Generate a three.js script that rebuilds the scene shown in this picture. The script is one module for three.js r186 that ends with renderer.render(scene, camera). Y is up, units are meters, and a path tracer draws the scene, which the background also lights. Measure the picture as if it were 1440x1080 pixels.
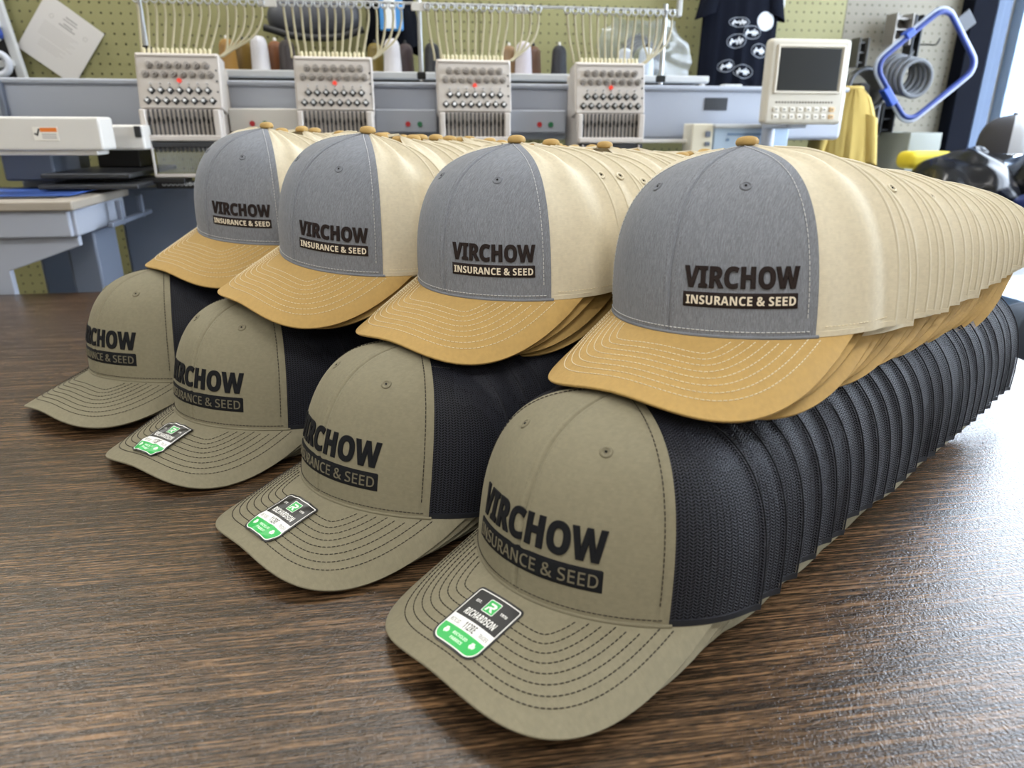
import * as THREE from 'three';
import { RoundedBoxGeometry } from 'three/addons/geometries/RoundedBoxGeometry.js';
import { TextGeometry } from 'three/addons/geometries/TextGeometry.js';
import { FontLoader } from 'three/addons/loaders/FontLoader.js';
import { mergeGeometries } from 'three/addons/utils/BufferGeometryUtils.js';
import { RectAreaLightUniformsLib } from 'three/addons/lights/RectAreaLightUniformsLib.js';

// ------------------------------------------------------------------ camera, sky, lights, exposure
const scene = new THREE.Scene();
const camera = new THREE.PerspectiveCamera(57.3607, 1440 / 1080, 0.02, 60);
camera.rotation.order = 'YXZ';
camera.position.set(0, 1.2110, 0);
camera.rotation.set(-0.3569, -0.157, 0.0038);
camera.focus = 0.6;
camera.userData.fStop = camera.getFocalLength() / 3.2;   // a 3.2 mm wide aperture
const renderer = new THREE.WebGLRenderer({ antialias: true });
renderer.toneMapping = THREE.LinearToneMapping;
renderer.toneMappingExposure = 1.08;
renderer.shadowMap.enabled = true;
scene.background = new THREE.Color().setRGB(9.5, 10.8, 12.5);   // flat bright overcast sky outside the window
RectAreaLightUniformsLib.init();
const LAMPS = [[-1.45, -2.02], [0.28, -1.87], [-1.45, 0.2], [0.45, 0.45], [-1.45, 2.2], [0.45, 2.2]];
const LAMP_POWER = 13.2, LAMP_COLOR = new THREE.Color().setRGB(1.0, 0.98, 0.945);
const T = 0.9, CEIL = 2.75;

// ------------------------------------------------------------------ helpers
let seed = 7;
const rnd = () => { seed = (seed * 1664525 + 1013904223) >>> 0; return seed / 4294967296; };
const rr = (a, b) => a + (b - a) * rnd();
const lerp = (a, b, k) => a + (b - a) * k, clamp = (x, a, b) => Math.min(b, Math.max(a, x));
const V = (x, y, z) => new THREE.Vector3(x, y, z);
const used = {};
function numbered(n) { const k = used[n] = (used[n] ?? -1) + 1; return k ? `${n}_${String(k).padStart(3, '0')}` : n; }
function thing(name, label, category, pos = [0, 0, 0], turn = 0, group) {
  const o = new THREE.Group(); o.name = numbered(name); scene.add(o);
  o.position.set(...pos); o.rotation.y = turn; o.userData = { label, category };
  if (group) o.userData.group = group;
  return o;
}
function part(name, geo, mat, parent, label) {
  const m = new THREE.Mesh(Array.isArray(geo) ? mergeGeometries(geo.map((g) => (g.index ? g.toNonIndexed() : g))) : geo, mat);
  m.name = parent ? name : numbered(name); m.castShadow = m.receiveShadow = true; (parent ?? scene).add(m);
  if (label) m.userData.label = label;
  return m;
}
function single(name, label, category, geo, mat, group) { const m = part(name, geo, mat); m.userData = { label, category }; if (group) m.userData.group = group; return m; }
function struct(name, geo, mat, parent) { const m = part(name, geo, mat, parent); if (!parent) { m.name = name; m.userData.kind = 'structure'; } return m; }
const bx = (w, h, d, x = 0, y = 0, z = 0, r = 0.003) => new RoundedBoxGeometry(w, h, d, 2, Math.min(r, w / 2.1, h / 2.1, d / 2.1)).translate(x, y, z);
const cy = (r0, r1, h, x = 0, y = 0, z = 0, n = 20) => new THREE.CylinderGeometry(r0, r1, h, n).translate(x, y, z);
const cz = (r0, r1, h, x = 0, y = 0, z = 0, n = 20) => new THREE.CylinderGeometry(r0, r1, h, n).rotateX(Math.PI / 2).translate(x, y, z);
const tube = (pts, r, n = 24, m = 8, closed = false) => new THREE.TubeGeometry(new THREE.CatmullRomCurve3(pts.map((p) => V(...p)), closed), n, r, m, closed);
const lathe = (pts, n = 28) => new THREE.LatheGeometry(pts.map((p) => new THREE.Vector2(...p)), n);
const extr = (pts, d, bevel = 0.002, x = 0, y = 0, z = 0) => new THREE.ExtrudeGeometry(new THREE.Shape(pts.map((p) => new THREE.Vector2(...p))), { depth: d, bevelEnabled: bevel > 0, bevelSize: bevel, bevelThickness: bevel, bevelSegments: 2 }).translate(x, y, z);
function hash(x, y, s) { let h = (x * 374761393 + y * 668265263 + s * 2147483647) | 0; h = Math.imul(h ^ (h >>> 13), 1274126177); return ((h ^ (h >>> 16)) >>> 0) / 4294967296; }
function noise(x, y, s = 1, px = 0, py = 0) {   // value noise, tiling every px, py cells
  const xi = Math.floor(x), yi = Math.floor(y), fx = x - xi, fy = y - yi, w = (v, p) => (p ? ((v % p) + p) % p : v);
  const u = fx * fx * (3 - 2 * fx), v = fy * fy * (3 - 2 * fy), x0 = w(xi, px), x1 = w(xi + 1, px), y0 = w(yi, py), y1 = w(yi + 1, py);
  return lerp(lerp(hash(x0, y0, s), hash(x1, y0, s), u), lerp(hash(x0, y1, s), hash(x1, y1, s), u), v);
}
function tex(w, h, tileX, tileY, fn, srgb = true) {   // a tiling DataTexture; uv in metres, one tile = tileX x tileY metres
  const d = new Uint8Array(w * h * 4);
  for (let y = 0; y < h; y++) for (let x = 0; x < w; x++) { const c = fn(x / w, y / h, x, y), o = (y * w + x) * 4; for (let k = 0; k < 3; k++) d[o + k] = clamp(Array.isArray(c) ? c[k] : c, 0, 255); d[o + 3] = 255; }
  const t = new THREE.DataTexture(d, w, h); t.wrapS = t.wrapT = THREE.RepeatWrapping; t.magFilter = t.minFilter = THREE.LinearFilter;
  t.repeat.set(1 / tileX, 1 / tileY); if (srgb) t.colorSpace = THREE.SRGBColorSpace; t.needsUpdate = true; return t;
}
const std = (color, roughness = 0.6, more = {}) => new THREE.MeshStandardMaterial({ color, roughness, side: THREE.DoubleSide, ...more });
const phys = (color, roughness, more = {}) => new THREE.MeshPhysicalMaterial({ color, roughness, side: THREE.DoubleSide, ...more });
function uvXZ(g, ax = 'x', ay = 'z') { const p = g.attributes.position, u = g.attributes.uv; const gx = { x: 'getX', y: 'getY', z: 'getZ' }; for (let i = 0; i < p.count; i++) u.setXY(i, p[gx[ax]](i), p[gx[ay]](i)); return g; }

// ------------------------------------------------------------------ materials
const weave = tex(64, 64, 0.0048, 0.0048, (u, v, x, y) => 128 + 90 * Math.sin((x + y) * Math.PI * 2 / 8) * 0.5 + 60 * (hash(x, y, 3) - 0.5), false);
const plainWeave = tex(64, 64, 0.0064, 0.0064, (u, v, x, y) => 128 + 60 * Math.sin(x * Math.PI / 4) * Math.sin(y * Math.PI / 4) + 50 * (hash(x, y, 5) - 0.5), false);
const heatherMap = tex(512, 512, 0.062, 0.062, (u, v, x, y) => {
  const st = noise(x, y * 0.0625, 11, 512, 32) - 0.5, s2 = noise(x * 0.5, y * 0.03125, 12, 256, 16) - 0.5, g = hash(x, y, 13) - 0.5, hr = noise(x * 0.1, y * 0.8, 14) - 0.5;
  const k = 1 + 0.26 * st + 0.14 * s2 + 0.14 * g + 0.08 * hr; return [124 * k, 128 * k, 137 * k];
});
const clothMap = (r, g, b, amt, s, slub = 0) => tex(256, 256, 0.05, 0.05, (u, v, x, y) => {
  const k = 1 + amt * (hash(x, y, s) - 0.5) + amt * (noise(u * 24, v * 24, s + 1, 24, 24) - 0.5) + slub * (noise(x * 0.06, y * 0.7, s + 2) - 0.5); return [r * k, g * k, b * k];
});
const M = {
  heather: phys('#ffffff', 0.92, { map: heatherMap, bumpMap: weave, bumpScale: 0.00012, sheen: 0.25, sheenColor: new THREE.Color('#ffffff'), sheenRoughness: 0.6 }),
  mustard: phys('#ffffff', 0.8, { map: clothMap(177, 145, 86, 0.05, 21), bumpMap: weave, bumpScale: 0.00012, sheen: 0.2, sheenColor: new THREE.Color('#ffe9c0'), sheenRoughness: 0.5 }),
  cream: phys('#ffffff', 0.88, { map: clothMap(212, 203, 181, 0.04, 31, 0.03), bumpMap: plainWeave, bumpScale: 0.0001 }),
  olive: phys('#ffffff', 0.82, { map: clothMap(128, 122, 101, 0.05, 41, 0.04), bumpMap: plainWeave, bumpScale: 0.00012, sheen: 0.2, sheenColor: new THREE.Color('#fff6dd'), sheenRoughness: 0.5 }),
  creamThread: std('#e9ddc0', 0.7), whiteThread: std('#c9cacc', 0.7), brownThread: std('#241c18', 0.7), greyThread: std('#54565e', 0.8), oliveThread: std('#6f6953', 0.8), mustardThread: std('#a87c3c', 0.8),
  creamEyelet: std('#c6bda6', 0.8), liner: std('#0e0d0c', 0.95),
  mattBlack: std('#17181b', 0.7), black: std('#0c0d10', 0.45), steel: std('#b9bcc0', 0.3, { metalness: 0.9 }), darkSteel: std('#45474b', 0.4, { metalness: 0.7 }),
  machineWhite: std('#d4d2ce', 0.42), headWhite: std('#c9c2bc', 0.45), machineGrey: std('#a2a8b5', 0.42), machineDark: std('#6a7282', 0.45), rackWhite: std('#bfc1c2', 0.5),
  knobMetal: std('#8f8a86', 0.42, { metalness: 0.5 }), discMetal: std('#2f3133', 0.45, { metalness: 0.5 }), tube: phys('#b2a98a', 0.5, { transmission: 0.25, thickness: 0 }), peg: std('#cfc7a6', 0.5),
};
const zig = (x, y, w, h) => { const ph = Math.abs(((x / w) * 2) % 2 - 1), yy = ((y / h + ph * 0.9) % 1 + 1) % 1; return { row: Math.abs(yy - 0.5) * 2, rib: Math.min(ph, 1 - ph) * 2 }; };
const meshCell = (x, y) => { const z = zig(x, y, 64, 32), thread = clamp((0.54 - z.row) / 0.3, 0, 1), rib = clamp((0.26 - z.rib) / 0.14, 0, 1); return Math.max(thread, rib * 0.85); };
const MESHX = 0.0050, MESHY = 0.0020;
const meshBump = tex(64, 32, MESHX, MESHY, (u, v, x, y) => 255 * meshCell(x, y), false);
M.mesh = phys('#ffffff', 0.5, { specularIntensity: 0.8, map: tex(64, 32, MESHX, MESHY, (u, v, x, y) => { const k = 0.8 + 0.4 * hash(x, y >> 1, 9); return [43 * k, 45 * k, 56 * k]; }), bumpMap: meshBump, bumpScale: 0.0006, alphaMap: tex(64, 32, MESHX, MESHY, (u, v, x, y) => 255 * meshCell(x, y), false), alphaTest: 0.35 });
const satin = tex(64, 64, 0.003, 0.003, (u, v, x, y) => 128 + 80 * Math.sin((x * 1 + y * 3) * Math.PI * 2 / 32) + 60 * (hash(x, y, 8) - 0.5), false);
M.darkBrownFloss = phys('#231817', 0.6, { specularIntensity: 0.5, bumpMap: satin, bumpScale: 0.0002 });
M.blackFloss = phys('#0e1016', 0.6, { specularIntensity: 0.4, bumpMap: satin, bumpScale: 0.0002 });
M.navyTape = std('#13151d', 0.85); M.navyLining = std('#07080c', 0.9);
M.creamFloss = std('#e3d9c6', 0.6); M.tanFloss = std('#6b6553', 0.7);

// ------------------------------------------------------------------ the room
const R_X = 1.98, L_X = -3.2, BACK = -2.31, FRONT = 3.2;
{
  const paint = std('#cfcabd', 0.85, { bumpMap: tex(128, 128, 0.05, 0.05, (u, v, x, y) => 255 * noise(u * 20, v * 20, 61, 20, 20), false), bumpScale: 0.0003 });
  struct('floor', uvXZ(bx(R_X - L_X + 0.3, 0.1, FRONT - BACK + 0.3, (R_X + L_X) / 2, -0.05, (FRONT + BACK) / 2)), std('#ffffff', 0.45, { map: tex(256, 256, 0.6, 0.6, (u, v, x, y) => { const k = 0.92 + 0.1 * noise(u * 40, v * 40, 62, 40, 40) + 0.08 * hash(x, y, 63); return [176 * k, 176 * k, 170 * k]; }) }));
  struct('ceiling', bx(R_X - L_X + 0.3, 0.1, FRONT - BACK + 0.3, (R_X + L_X) / 2, CEIL + 0.05, (FRONT + BACK) / 2), std('#e4e1da', 0.9));
  struct('wall_back', bx(R_X - L_X + 0.3, CEIL, 0.12, (R_X + L_X) / 2, CEIL / 2, BACK - 0.06), std('#4d4a3c', 0.9));
  struct('wall_left', bx(0.12, CEIL, FRONT - BACK, L_X - 0.06, CEIL / 2, (FRONT + BACK) / 2), paint);
  struct('wall_front', bx(R_X - L_X + 0.3, CEIL, 0.12, (R_X + L_X) / 2, CEIL / 2, FRONT + 0.06), paint);
  // right wall with the shop window: sill, lintel and a pier around one wide opening
  const z0 = -2.295, z1 = -0.35, y0 = 0.62, y1 = 2.52, w = 0.14, x = R_X + w / 2;
  struct('wall_right', [bx(w, y0, FRONT - BACK, x, y0 / 2, (FRONT + BACK) / 2), bx(w, CEIL - y1, FRONT - BACK, x, (CEIL + y1) / 2, (FRONT + BACK) / 2), bx(w, y1 - y0, FRONT - z1, x, (y0 + y1) / 2, (FRONT + z1) / 2), bx(w, y1 - y0, z0 - BACK, x, (y0 + y1) / 2, (z0 + BACK) / 2)], paint);
  const frame = std('#8fa3bd', 0.35, { metalness: 0.5 }), ft = 0.045;
  const win = struct('window_1', [bx(0.06, ft, z1 - z0, x, y0 + ft / 2, (z0 + z1) / 2), bx(0.06, ft, z1 - z0, x, y1 - ft / 2, (z0 + z1) / 2), bx(0.06, y1 - y0, ft, x, (y0 + y1) / 2, z0 + ft / 2), bx(0.06, y1 - y0, ft, x, (y0 + y1) / 2, z1 - ft / 2), bx(0.05, y1 - y0, 0.04, x, (y0 + y1) / 2, -1.25)], frame);
  for (const [a, b] of [[z0 + ft, -1.27], [-1.23, z1 - ft]]) struct('window_pane', new THREE.BoxGeometry(0.004, y1 - y0 - 2 * ft, b - a).translate(x, (y0 + y1) / 2, (a + b) / 2), phys('#ffffff', 0.0, { transmission: 1, thickness: 0, ior: 1.45 }), win);
  // dark corner post and the pale metal strip beside it
  struct('trim_1', bx(0.083, CEIL, 0.06, 1.872, CEIL / 2, -2.27), phys('#0d1019', 0.9, { specularIntensity: 0.15 }));
  struct('trim_2', [bx(0.026, CEIL, 0.05, 1.928, CEIL / 2, -2.265), bx(0.036, CEIL, 0.035, 1.96, CEIL / 2, -2.27)], std('#4c5d78', 0.7));
  const pave = part('pavement', new THREE.BoxGeometry(30, 0.1, 30).translate(R_X + 15.3, -0.1, 0), std('#b8b4ac', 0.9)); pave.userData.kind = 'structure';
}
// ceiling lamps: a glowing panel in a frame and an area light just below it
LAMPS.forEach(([x, z], i) => {
  const o = thing('ceiling_light', ['left ceiling light panel over the embroidery machine', 'right ceiling light panel over the embroidery machine', 'left ceiling light panel over the table', 'right ceiling light panel over the table', 'left ceiling light panel behind the viewer', 'right ceiling light panel behind the viewer'][i], 'ceiling light', [x, CEIL, z]);
  part('lamp_frame', [bx(1.24, 0.03, 0.03, 0, -0.015, 0.165), bx(1.24, 0.03, 0.03, 0, -0.015, -0.165), bx(0.03, 0.03, 0.33, 0.605, -0.015, 0), bx(0.03, 0.03, 0.33, -0.605, -0.015, 0)], M.machineWhite, o);
  part('diffuser', new THREE.BoxGeometry(1.18, 0.006, 0.31).translate(0, -0.012, 0), std('#ffffff', 0.6, { emissive: LAMP_COLOR, emissiveIntensity: 4 }), o);
  const l = new THREE.RectAreaLight(LAMP_COLOR, LAMP_POWER, 1.15, 0.3); l.position.set(x, CEIL - 0.03, z); l.lookAt(x, 0, z); scene.add(l);
});

// ------------------------------------------------------------------ the table
{
  const x0 = -1.25, x1 = 0.86, z0 = -1.45, z1 = 0.28, N = 2048;
  const grain = tex(N, N, 1.3, 0.62, (u, v, x, y) => {
    const wob = (noise(u * 6, v * 8, 71, 6, 8) - 0.5) * 0.012;
    const a = noise(u * 22, (v + wob) * 520, 72, 22), b = noise(u * 60, (v + wob) * 1024, 73, 60), c = noise(u * 8, (v + wob) * 110, 74, 8), d = noise(u * 260, v * 1024, 75, 260);
    const broad = noise(u * 4, v * 9, 76, 4, 9);
    let k = 0.34 * a + 0.32 * b + 0.08 * c + 0.26 * d; k = clamp((k - 0.28) / 0.46, 0, 1); k = Math.pow(k, 1.4) * (0.75 + 0.42 * broad);
    return [lerp(40, 130, k), lerp(30, 100, k), lerp(21, 70, k)];
  });
  const peel = tex(512, 512, 0.075, 0.075, (u, v) => 255 * (0.4 * noise(u * 52, v * 52, 81, 52, 52) + 0.35 * noise(u * 110, v * 110, 82, 110, 110) + 0.25 * noise(u * 220, v * 220, 83, 220, 220)), false);
  const wood = phys('#ffffff', 0.25, { ior: 1.55, map: grain, bumpMap: peel, bumpScale: 0.00034, specularIntensity: 1 });
  const t = thing('work_table', 'dark brown wood grain table carrying the rows of caps', 'table', [0, 0, 0]);
  part('tabletop', uvXZ(bx(x1 - x0, 0.035, z1 - z0, (x0 + x1) / 2, T - 0.0175, (z0 + z1) / 2, 0.004)), wood, t);
  const leg = std('#3a2c22', 0.5);
  part('apron', [bx(x1 - x0 - 0.16, 0.09, 0.025, (x0 + x1) / 2, T - 0.08, z0 + 0.08), bx(x1 - x0 - 0.16, 0.09, 0.025, (x0 + x1) / 2, T - 0.08, z1 - 0.08), bx(0.025, 0.09, z1 - z0 - 0.16, x0 + 0.08, T - 0.08, (z0 + z1) / 2), bx(0.025, 0.09, z1 - z0 - 0.16, x1 - 0.08, T - 0.08, (z0 + z1) / 2)], leg, t);
  for (const x of [x0 + 0.08, x1 - 0.08]) for (const z of [z0 + 0.08, z1 - 0.08]) part('leg', bx(0.06, T - 0.036, 0.06, x, (T - 0.036) / 2, z, 0.006), leg, t);
}

// ------------------------------------------------------------------ the caps: shape of crown and brim (metres, front towards +z)
const S = { a: 0.09, b: 0.0953, H: 0.121, nF: 2.626, nS: 2.7796, c: 0.0015, de: 0.3722, L: 0.0641, nB: 3.1361, thb: 1.3012, ths: 1.0106, thE: 0.5154, tE: 0.5348, thS: 1.3772, thF: 1.6996, lean: 0.0014, cb: 0.0146, g: 0.1545, pk: 0.007 };
function crown(th, t) {
  const e = Math.max(Math.abs(th) - Math.PI / 2, 0), c = clamp(th, -Math.PI / 2, Math.PI / 2), sg = Math.sign(th);
  const z = S.b * Math.cos(c) - e * S.b, x = S.a * Math.abs(Math.sin(c)) * (1 + S.g * (1 - z / S.b)) * sg, w = Math.cos(c) ** 2, n = S.nS + (S.nF - S.nS) * w;
  const ph = clamp(t, 0, 1) * Math.PI / 2, q = Math.max(Math.cos(ph), 0) ** (2 / n), h = Math.sin(ph) ** (2 / n), yb = -S.c * Math.sin(c) ** 2;
  return V(x * q, yb + (S.H - yb) * h - S.pk * (1 - Math.exp(-Math.hypot(x * q, z * q) / 0.025)) * h ** 4, z * q + S.lean * w * Math.sin(Math.PI * h));
}
function crownN(th, t) {
  const tt = clamp(t, 0.004, 0.985), a = crown(th + 0.004, tt).sub(crown(th - 0.004, tt)), b = crown(th, tt + 0.004).sub(crown(th, tt - 0.004));
  const n = a.cross(b); if (n.lengthSq() < 1e-16) return V(0, 1, 0); n.normalize();
  if (t > 0.985) n.lerp(V(0, 1, 0), (t - 0.985) / 0.015).normalize();
  return n;
}
const on = (th, t, off = 0) => crown(th, t).addScaledVector(crownN(th, t), off);
const xe = S.a * Math.sin(S.thb) * (1 + S.g * (1 - Math.cos(S.thb))), zc = S.b * Math.cos(S.thb);
function brimFlat(q, w) {
  const al = q * Math.PI / 2, ox = xe * Math.sign(al) * Math.abs(Math.sin(al)) ** (2 / S.nB), oz = zc + (S.b + S.L - zc) * Math.max(Math.cos(al), 0) ** (2 / S.nB);
  const i = crown(q * S.thb, 0), x = lerp(i.x, ox, w), z = lerp(i.z, oz, w), d = Math.hypot(x - i.x, z - i.z);
  return V(x, -S.c * (x / S.a) ** 2 - Math.tan(S.de) * d - S.cb * (x / S.a) ** 2 * Math.min(d / S.L, 1.5), z);
}
function brimN(q, w) {
  const qq = clamp(q, -0.97, 0.97), ww = clamp(w, 0.03, 0.97), a = brimFlat(qq + 0.01, ww).sub(brimFlat(qq - 0.01, ww)), b = brimFlat(qq, ww + 0.02).sub(brimFlat(qq, ww - 0.02));
  const n = b.cross(a); return n.lengthSq() < 1e-16 ? V(0, 1, 0) : n.normalize();
}
const onBrim = (q, w, off) => brimFlat(q, w).addScaledVector(brimN(q, w), off);
function brimAt(x, z) {   // (q, w) of a point in plan
  let q = clamp(x / xe, -0.9, 0.9), w = 0.5;
  for (let k = 0; k < 14; k++) {
    const p = brimFlat(q, w), a = brimFlat(q + 1e-4, w), b = brimFlat(q, w + 1e-4), rx = x - p.x, rz = z - p.z;
    const ax = (a.x - p.x) / 1e-4, az = (a.z - p.z) / 1e-4, bX = (b.x - p.x) / 1e-4, bz = (b.z - p.z) / 1e-4, D = ax * bz - bX * az; if (Math.abs(D) < 1e-12) break;
    q = clamp(q + clamp((rx * bz - bX * rz) / D, -0.2, 0.2), -0.995, 0.995); w += clamp((ax * rz - rx * az) / D, -0.3, 0.3);
  }
  return [q, w];
}
// grid of points -> indexed geometry; rows[i][j] = {p, u, v}
function gridGeo(rows, flip = false) {
  const n = rows.length, m = rows[0].length, pos = [], uv = [], idx = [];
  for (const r of rows) for (const q of r) { pos.push(q.p.x, q.p.y, q.p.z); uv.push(q.u, q.v); }
  for (let i = 0; i < n - 1; i++) for (let j = 0; j < m - 1; j++) { const a = i * m + j, b = a + 1, c = a + m, d = c + 1; flip ? idx.push(a, b, c, b, d, c) : idx.push(a, c, b, b, c, d); }
  const g = new THREE.BufferGeometry(); g.setAttribute('position', new THREE.Float32BufferAttribute(pos, 3)); g.setAttribute('uv', new THREE.Float32BufferAttribute(uv, 2)); g.setIndex(idx); g.computeVertexNormals(); return g;
}
function thick(grid, norm, d) {   // a sheet with thickness d behind it
  const inner = grid.map((r, i) => r.map((q, j) => ({ p: q.p.clone().addScaledVector(norm[i][j], -d), u: q.u, v: q.v })));
  const rim = (a, b) => gridGeo([a, b]);
  const first = (g) => g.map((r) => r[0]), last = (g) => g.map((r) => r[r.length - 1]);
  return mergeGeometries([gridGeo(grid), gridGeo(inner, true), rim(grid[0], inner[0]), rim(grid[grid.length - 1], inner[inner.length - 1]), rim(first(grid), first(inner)), rim(last(grid), last(inner))]);
}
const meridian = (th) => { const a = [0]; let p = crown(th, 0); for (let k = 1; k <= 60; k++) { const q = crown(th, k / 60); a.push(a[k - 1] + q.distanceTo(p)); p = q; } return a; };
const arcAt = (a, t) => { const k = clamp(t * 60, 0, 59.999), i = Math.floor(k); return lerp(a[i], a[i + 1], k - i); };
function frontPanel(side, n, m, low = false) {
  const rows = [], norm = [], hi = n > 20, ths = [];
  if (hi) { for (const d of [0, 0.006, 0.012, 0.018, 0.026, 0.036, 0.05, 0.07]) ths.push(d); for (let i = 1; i <= n; i++) ths.push(lerp(0.07, S.ths - 0.12, i / n)); for (const d of [0.10, 0.085, 0.075, 0.066, 0.06, 0.054, 0.046, 0.035, 0.02, 0.008, 0]) ths.push(S.ths - d); } else for (let i = 0; i <= n; i++) ths.push(S.ths * i / n);
  for (const tv of ths) {
    const th = side * tv, me = meridian(th), r = [], nn = [];
    for (let j = 0; j <= m; j++) {
      const t = j / m * (hi ? 1 : low ? 0.7 : 0.8), p0 = crown(th, t), rad = Math.hypot(p0.x, p0.z), dc = Math.abs(th) * rad, ds = (S.ths - Math.abs(th)) * rad;
      const off = 0.0005 - 0.0013 * Math.exp(-((dc / 0.0011) ** 2)) + 0.0004 * Math.exp(-(((dc - 0.0045) / 0.003) ** 2)) - 0.0004 * Math.exp(-(((ds - 0.006) / 0.0016) ** 2));
      const N = crownN(th, t); r.push({ p: p0.addScaledVector(N, hi ? off : low ? -0.002 - 0.010 * t : -0.0014), u: th * Math.max(rad, 0.02), v: arcAt(me, t) }); nn.push(N);
    }
    rows.push(r); norm.push(nn);
  }
  if (side < 0) { rows.reverse(); norm.reverse(); }
  return thick(rows, norm, 0.0011);
}
function sidePanel(side, n, m, wr, sd, lipMax = 0.004, inner = false) {   // out to the fold; inner: the back half, pushed inside behind it
  const rows = [], norm = [], A = S.ths - 0.03, B = S.thF, K = 6;
  const put = (th, dIn, uAdd) => {
    const me = meridian(th), r = [], nn = [];
    for (let j = 0; j <= m; j++) {
      const t = j / m, N = crownN(th, t), p = crown(th, t), rad = Math.hypot(p.x, p.z), env = Math.sin(Math.PI * clamp((Math.abs(th) - A) / (B - A), 0, 1)) ** 0.7;
      const fold = wr * (0.0016 * Math.sin(Math.abs(th) * 13 + t * 3.3 + sd) + 0.0022 * (noise(th * 6 + sd * 7, t * 5, 91) - 0.5) + 0.0010 * Math.sin(t * 9 + sd * 2) * (1 - t) + 0.0026 * Math.sin(Math.abs(th) * 21 + sd * 3) * clamp((t - 0.55) / 0.2, 0, 1) * clamp((1 - t) / 0.06, 0, 1));
      const lip = lipMax * clamp((Math.abs(th) - (B - 0.17)) / 0.17, 0, 1) ** 3 * Math.min(1, (1 - t) * 6) * (dIn > 0.0025 ? 0 : 1);
      p.addScaledVector(N, (dIn > 0 ? 0 : fold * env) + lip - dIn - 0.0003); if (dIn > 0) p.y -= 0.003 * Math.min(1, dIn / 0.004) * t;
      r.push({ p, u: (th * side * 0.098 + uAdd), v: arcAt(me, t) }); nn.push(N.multiplyScalar(dIn > 0 ? -1 : 1));
    }
    rows.push(r); norm.push(nn);
  };
  if (!inner) for (let i = 0; i <= n; i++) put(side * lerp(A, B, i / n), 0, 0);
  else put(side * (B + 0.004), 0.0012, 0);
  if (inner) for (let i = 0; i <= K; i++) { const th = lerp(B - 0.01, 0, i / K); put(side * th, 0.0028 + 0.006 * Math.sin(Math.PI / 2 * i / K), 2 * (B - th) * 0.098); }
  if (side < 0) { rows.reverse(); norm.reverse(); }
  return gridGeo(rows);
}
function brimGeo(n, m) {
  const th = 0.0030, rows = [];
  for (let i = 0; i <= n; i++) {
    const q = -1 + 2 * i / n, r = [], N = brimN(q, 0.9), o = brimFlat(q, 1), inn = brimFlat(q, 0), out = o.clone().sub(inn); out.y = 0; const wl = out.length(); if (wl > 1e-5) out.normalize(); else out.set(Math.sign(q), 0, 0);
    const k = Math.min(1, wl / 0.006), push = (p) => r.push({ p, u: p.x, v: p.z });
    for (let j = 0; j <= m; j++) push(onBrim(q, j / m, 0));
    for (let j = 1; j < 5; j++) { const a = Math.PI * j / 5; push(o.clone().addScaledVector(N, -th / 2 + th / 2 * Math.cos(a)).addScaledVector(out, k * th / 2 * Math.sin(a))); }
    for (let j = m; j >= 0; j--) push(onBrim(q, j / m, -th));
    rows.push(r);
  }
  return gridGeo(rows, true);
}
// dashed thread along a list of {p, n}
function dashes(path, pitch = 0.0032, duty = 0.8, r = 0.00034, cont = false) {
  const pos = [], idx = []; const L = [0]; for (let i = 1; i < path.length; i++) L.push(L[i - 1] + path[i].p.distanceTo(path[i - 1].p));
  const at = (s) => { let i = 1; while (i < L.length - 1 && L[i] < s) i++; const k = clamp((s - L[i - 1]) / Math.max(1e-9, L[i] - L[i - 1]), 0, 1); return { p: path[i - 1].p.clone().lerp(path[i].p, k), n: path[i - 1].n.clone().lerp(path[i].n, k).normalize() }; };
  for (let s = 0; s + pitch * duty <= L[L.length - 1]; s += pitch) {
    const a = at(s), b = at(s + pitch * duty), ax = b.p.clone().sub(a.p); if (ax.lengthSq() < 1e-12) continue; ax.normalize();
    const sd = ax.clone().cross(a.n).normalize(), b0 = pos.length / 3;
    const ring = (k, rad, lift) => { const c = a.p.clone().lerp(b.p, k).addScaledVector(a.n, lift); for (const [u, v] of [[1, 0], [0, 1], [-1, 0], [0, -1]]) { const p = c.clone().addScaledVector(sd, u * rad).addScaledVector(a.n, v * rad); pos.push(p.x, p.y, p.z); } };
    ring(0, r * 0.35, -r * 0.2); ring(0.16, r, r * 0.35); ring(0.84, r, r * 0.35); ring(1, r * 0.35, -r * 0.2);
    for (let k = 0; k < 3; k++) for (let j = 0; j < 4; j++) { const c = b0 + k * 4, p = c + j, q = c + (j + 1) % 4; idx.push(p, q, p + 4, q, q + 4, p + 4); }
  }
  const g = new THREE.BufferGeometry(); g.setAttribute('position', new THREE.Float32BufferAttribute(pos, 3)); g.setAttribute('uv', new THREE.Float32BufferAttribute(new Float32Array(pos.length / 3 * 2), 2)); g.setIndex(idx); g.computeVertexNormals(); return g;
}
const merPath = (th, dx, t0, t1, off, n = 40) => Array.from({ length: n + 1 }, (_, i) => { const t = lerp(t0, t1, i / n), p = crown(th, t), rad = Math.max(Math.hypot(p.x, p.z), 0.006), a = th + dx / rad; return { p: on(a, t, off), n: crownN(a, t) }; });
const tAtH = (th, h) => { const c = clamp(th, -Math.PI / 2, Math.PI / 2), n = S.nS + (S.nF - S.nS) * Math.cos(c) ** 2; return Math.asin(clamp(h, 0, 1) ** (n / 2)) * 2 / Math.PI; };
const basePath = (t0, t1, h, off, n = 60) => Array.from({ length: n + 1 }, (_, i) => { const th = lerp(t0, t1, i / n), t = tAtH(th, h); return { p: on(th, t, off), n: crownN(th, t) }; });
const brimRows = [];
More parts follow.
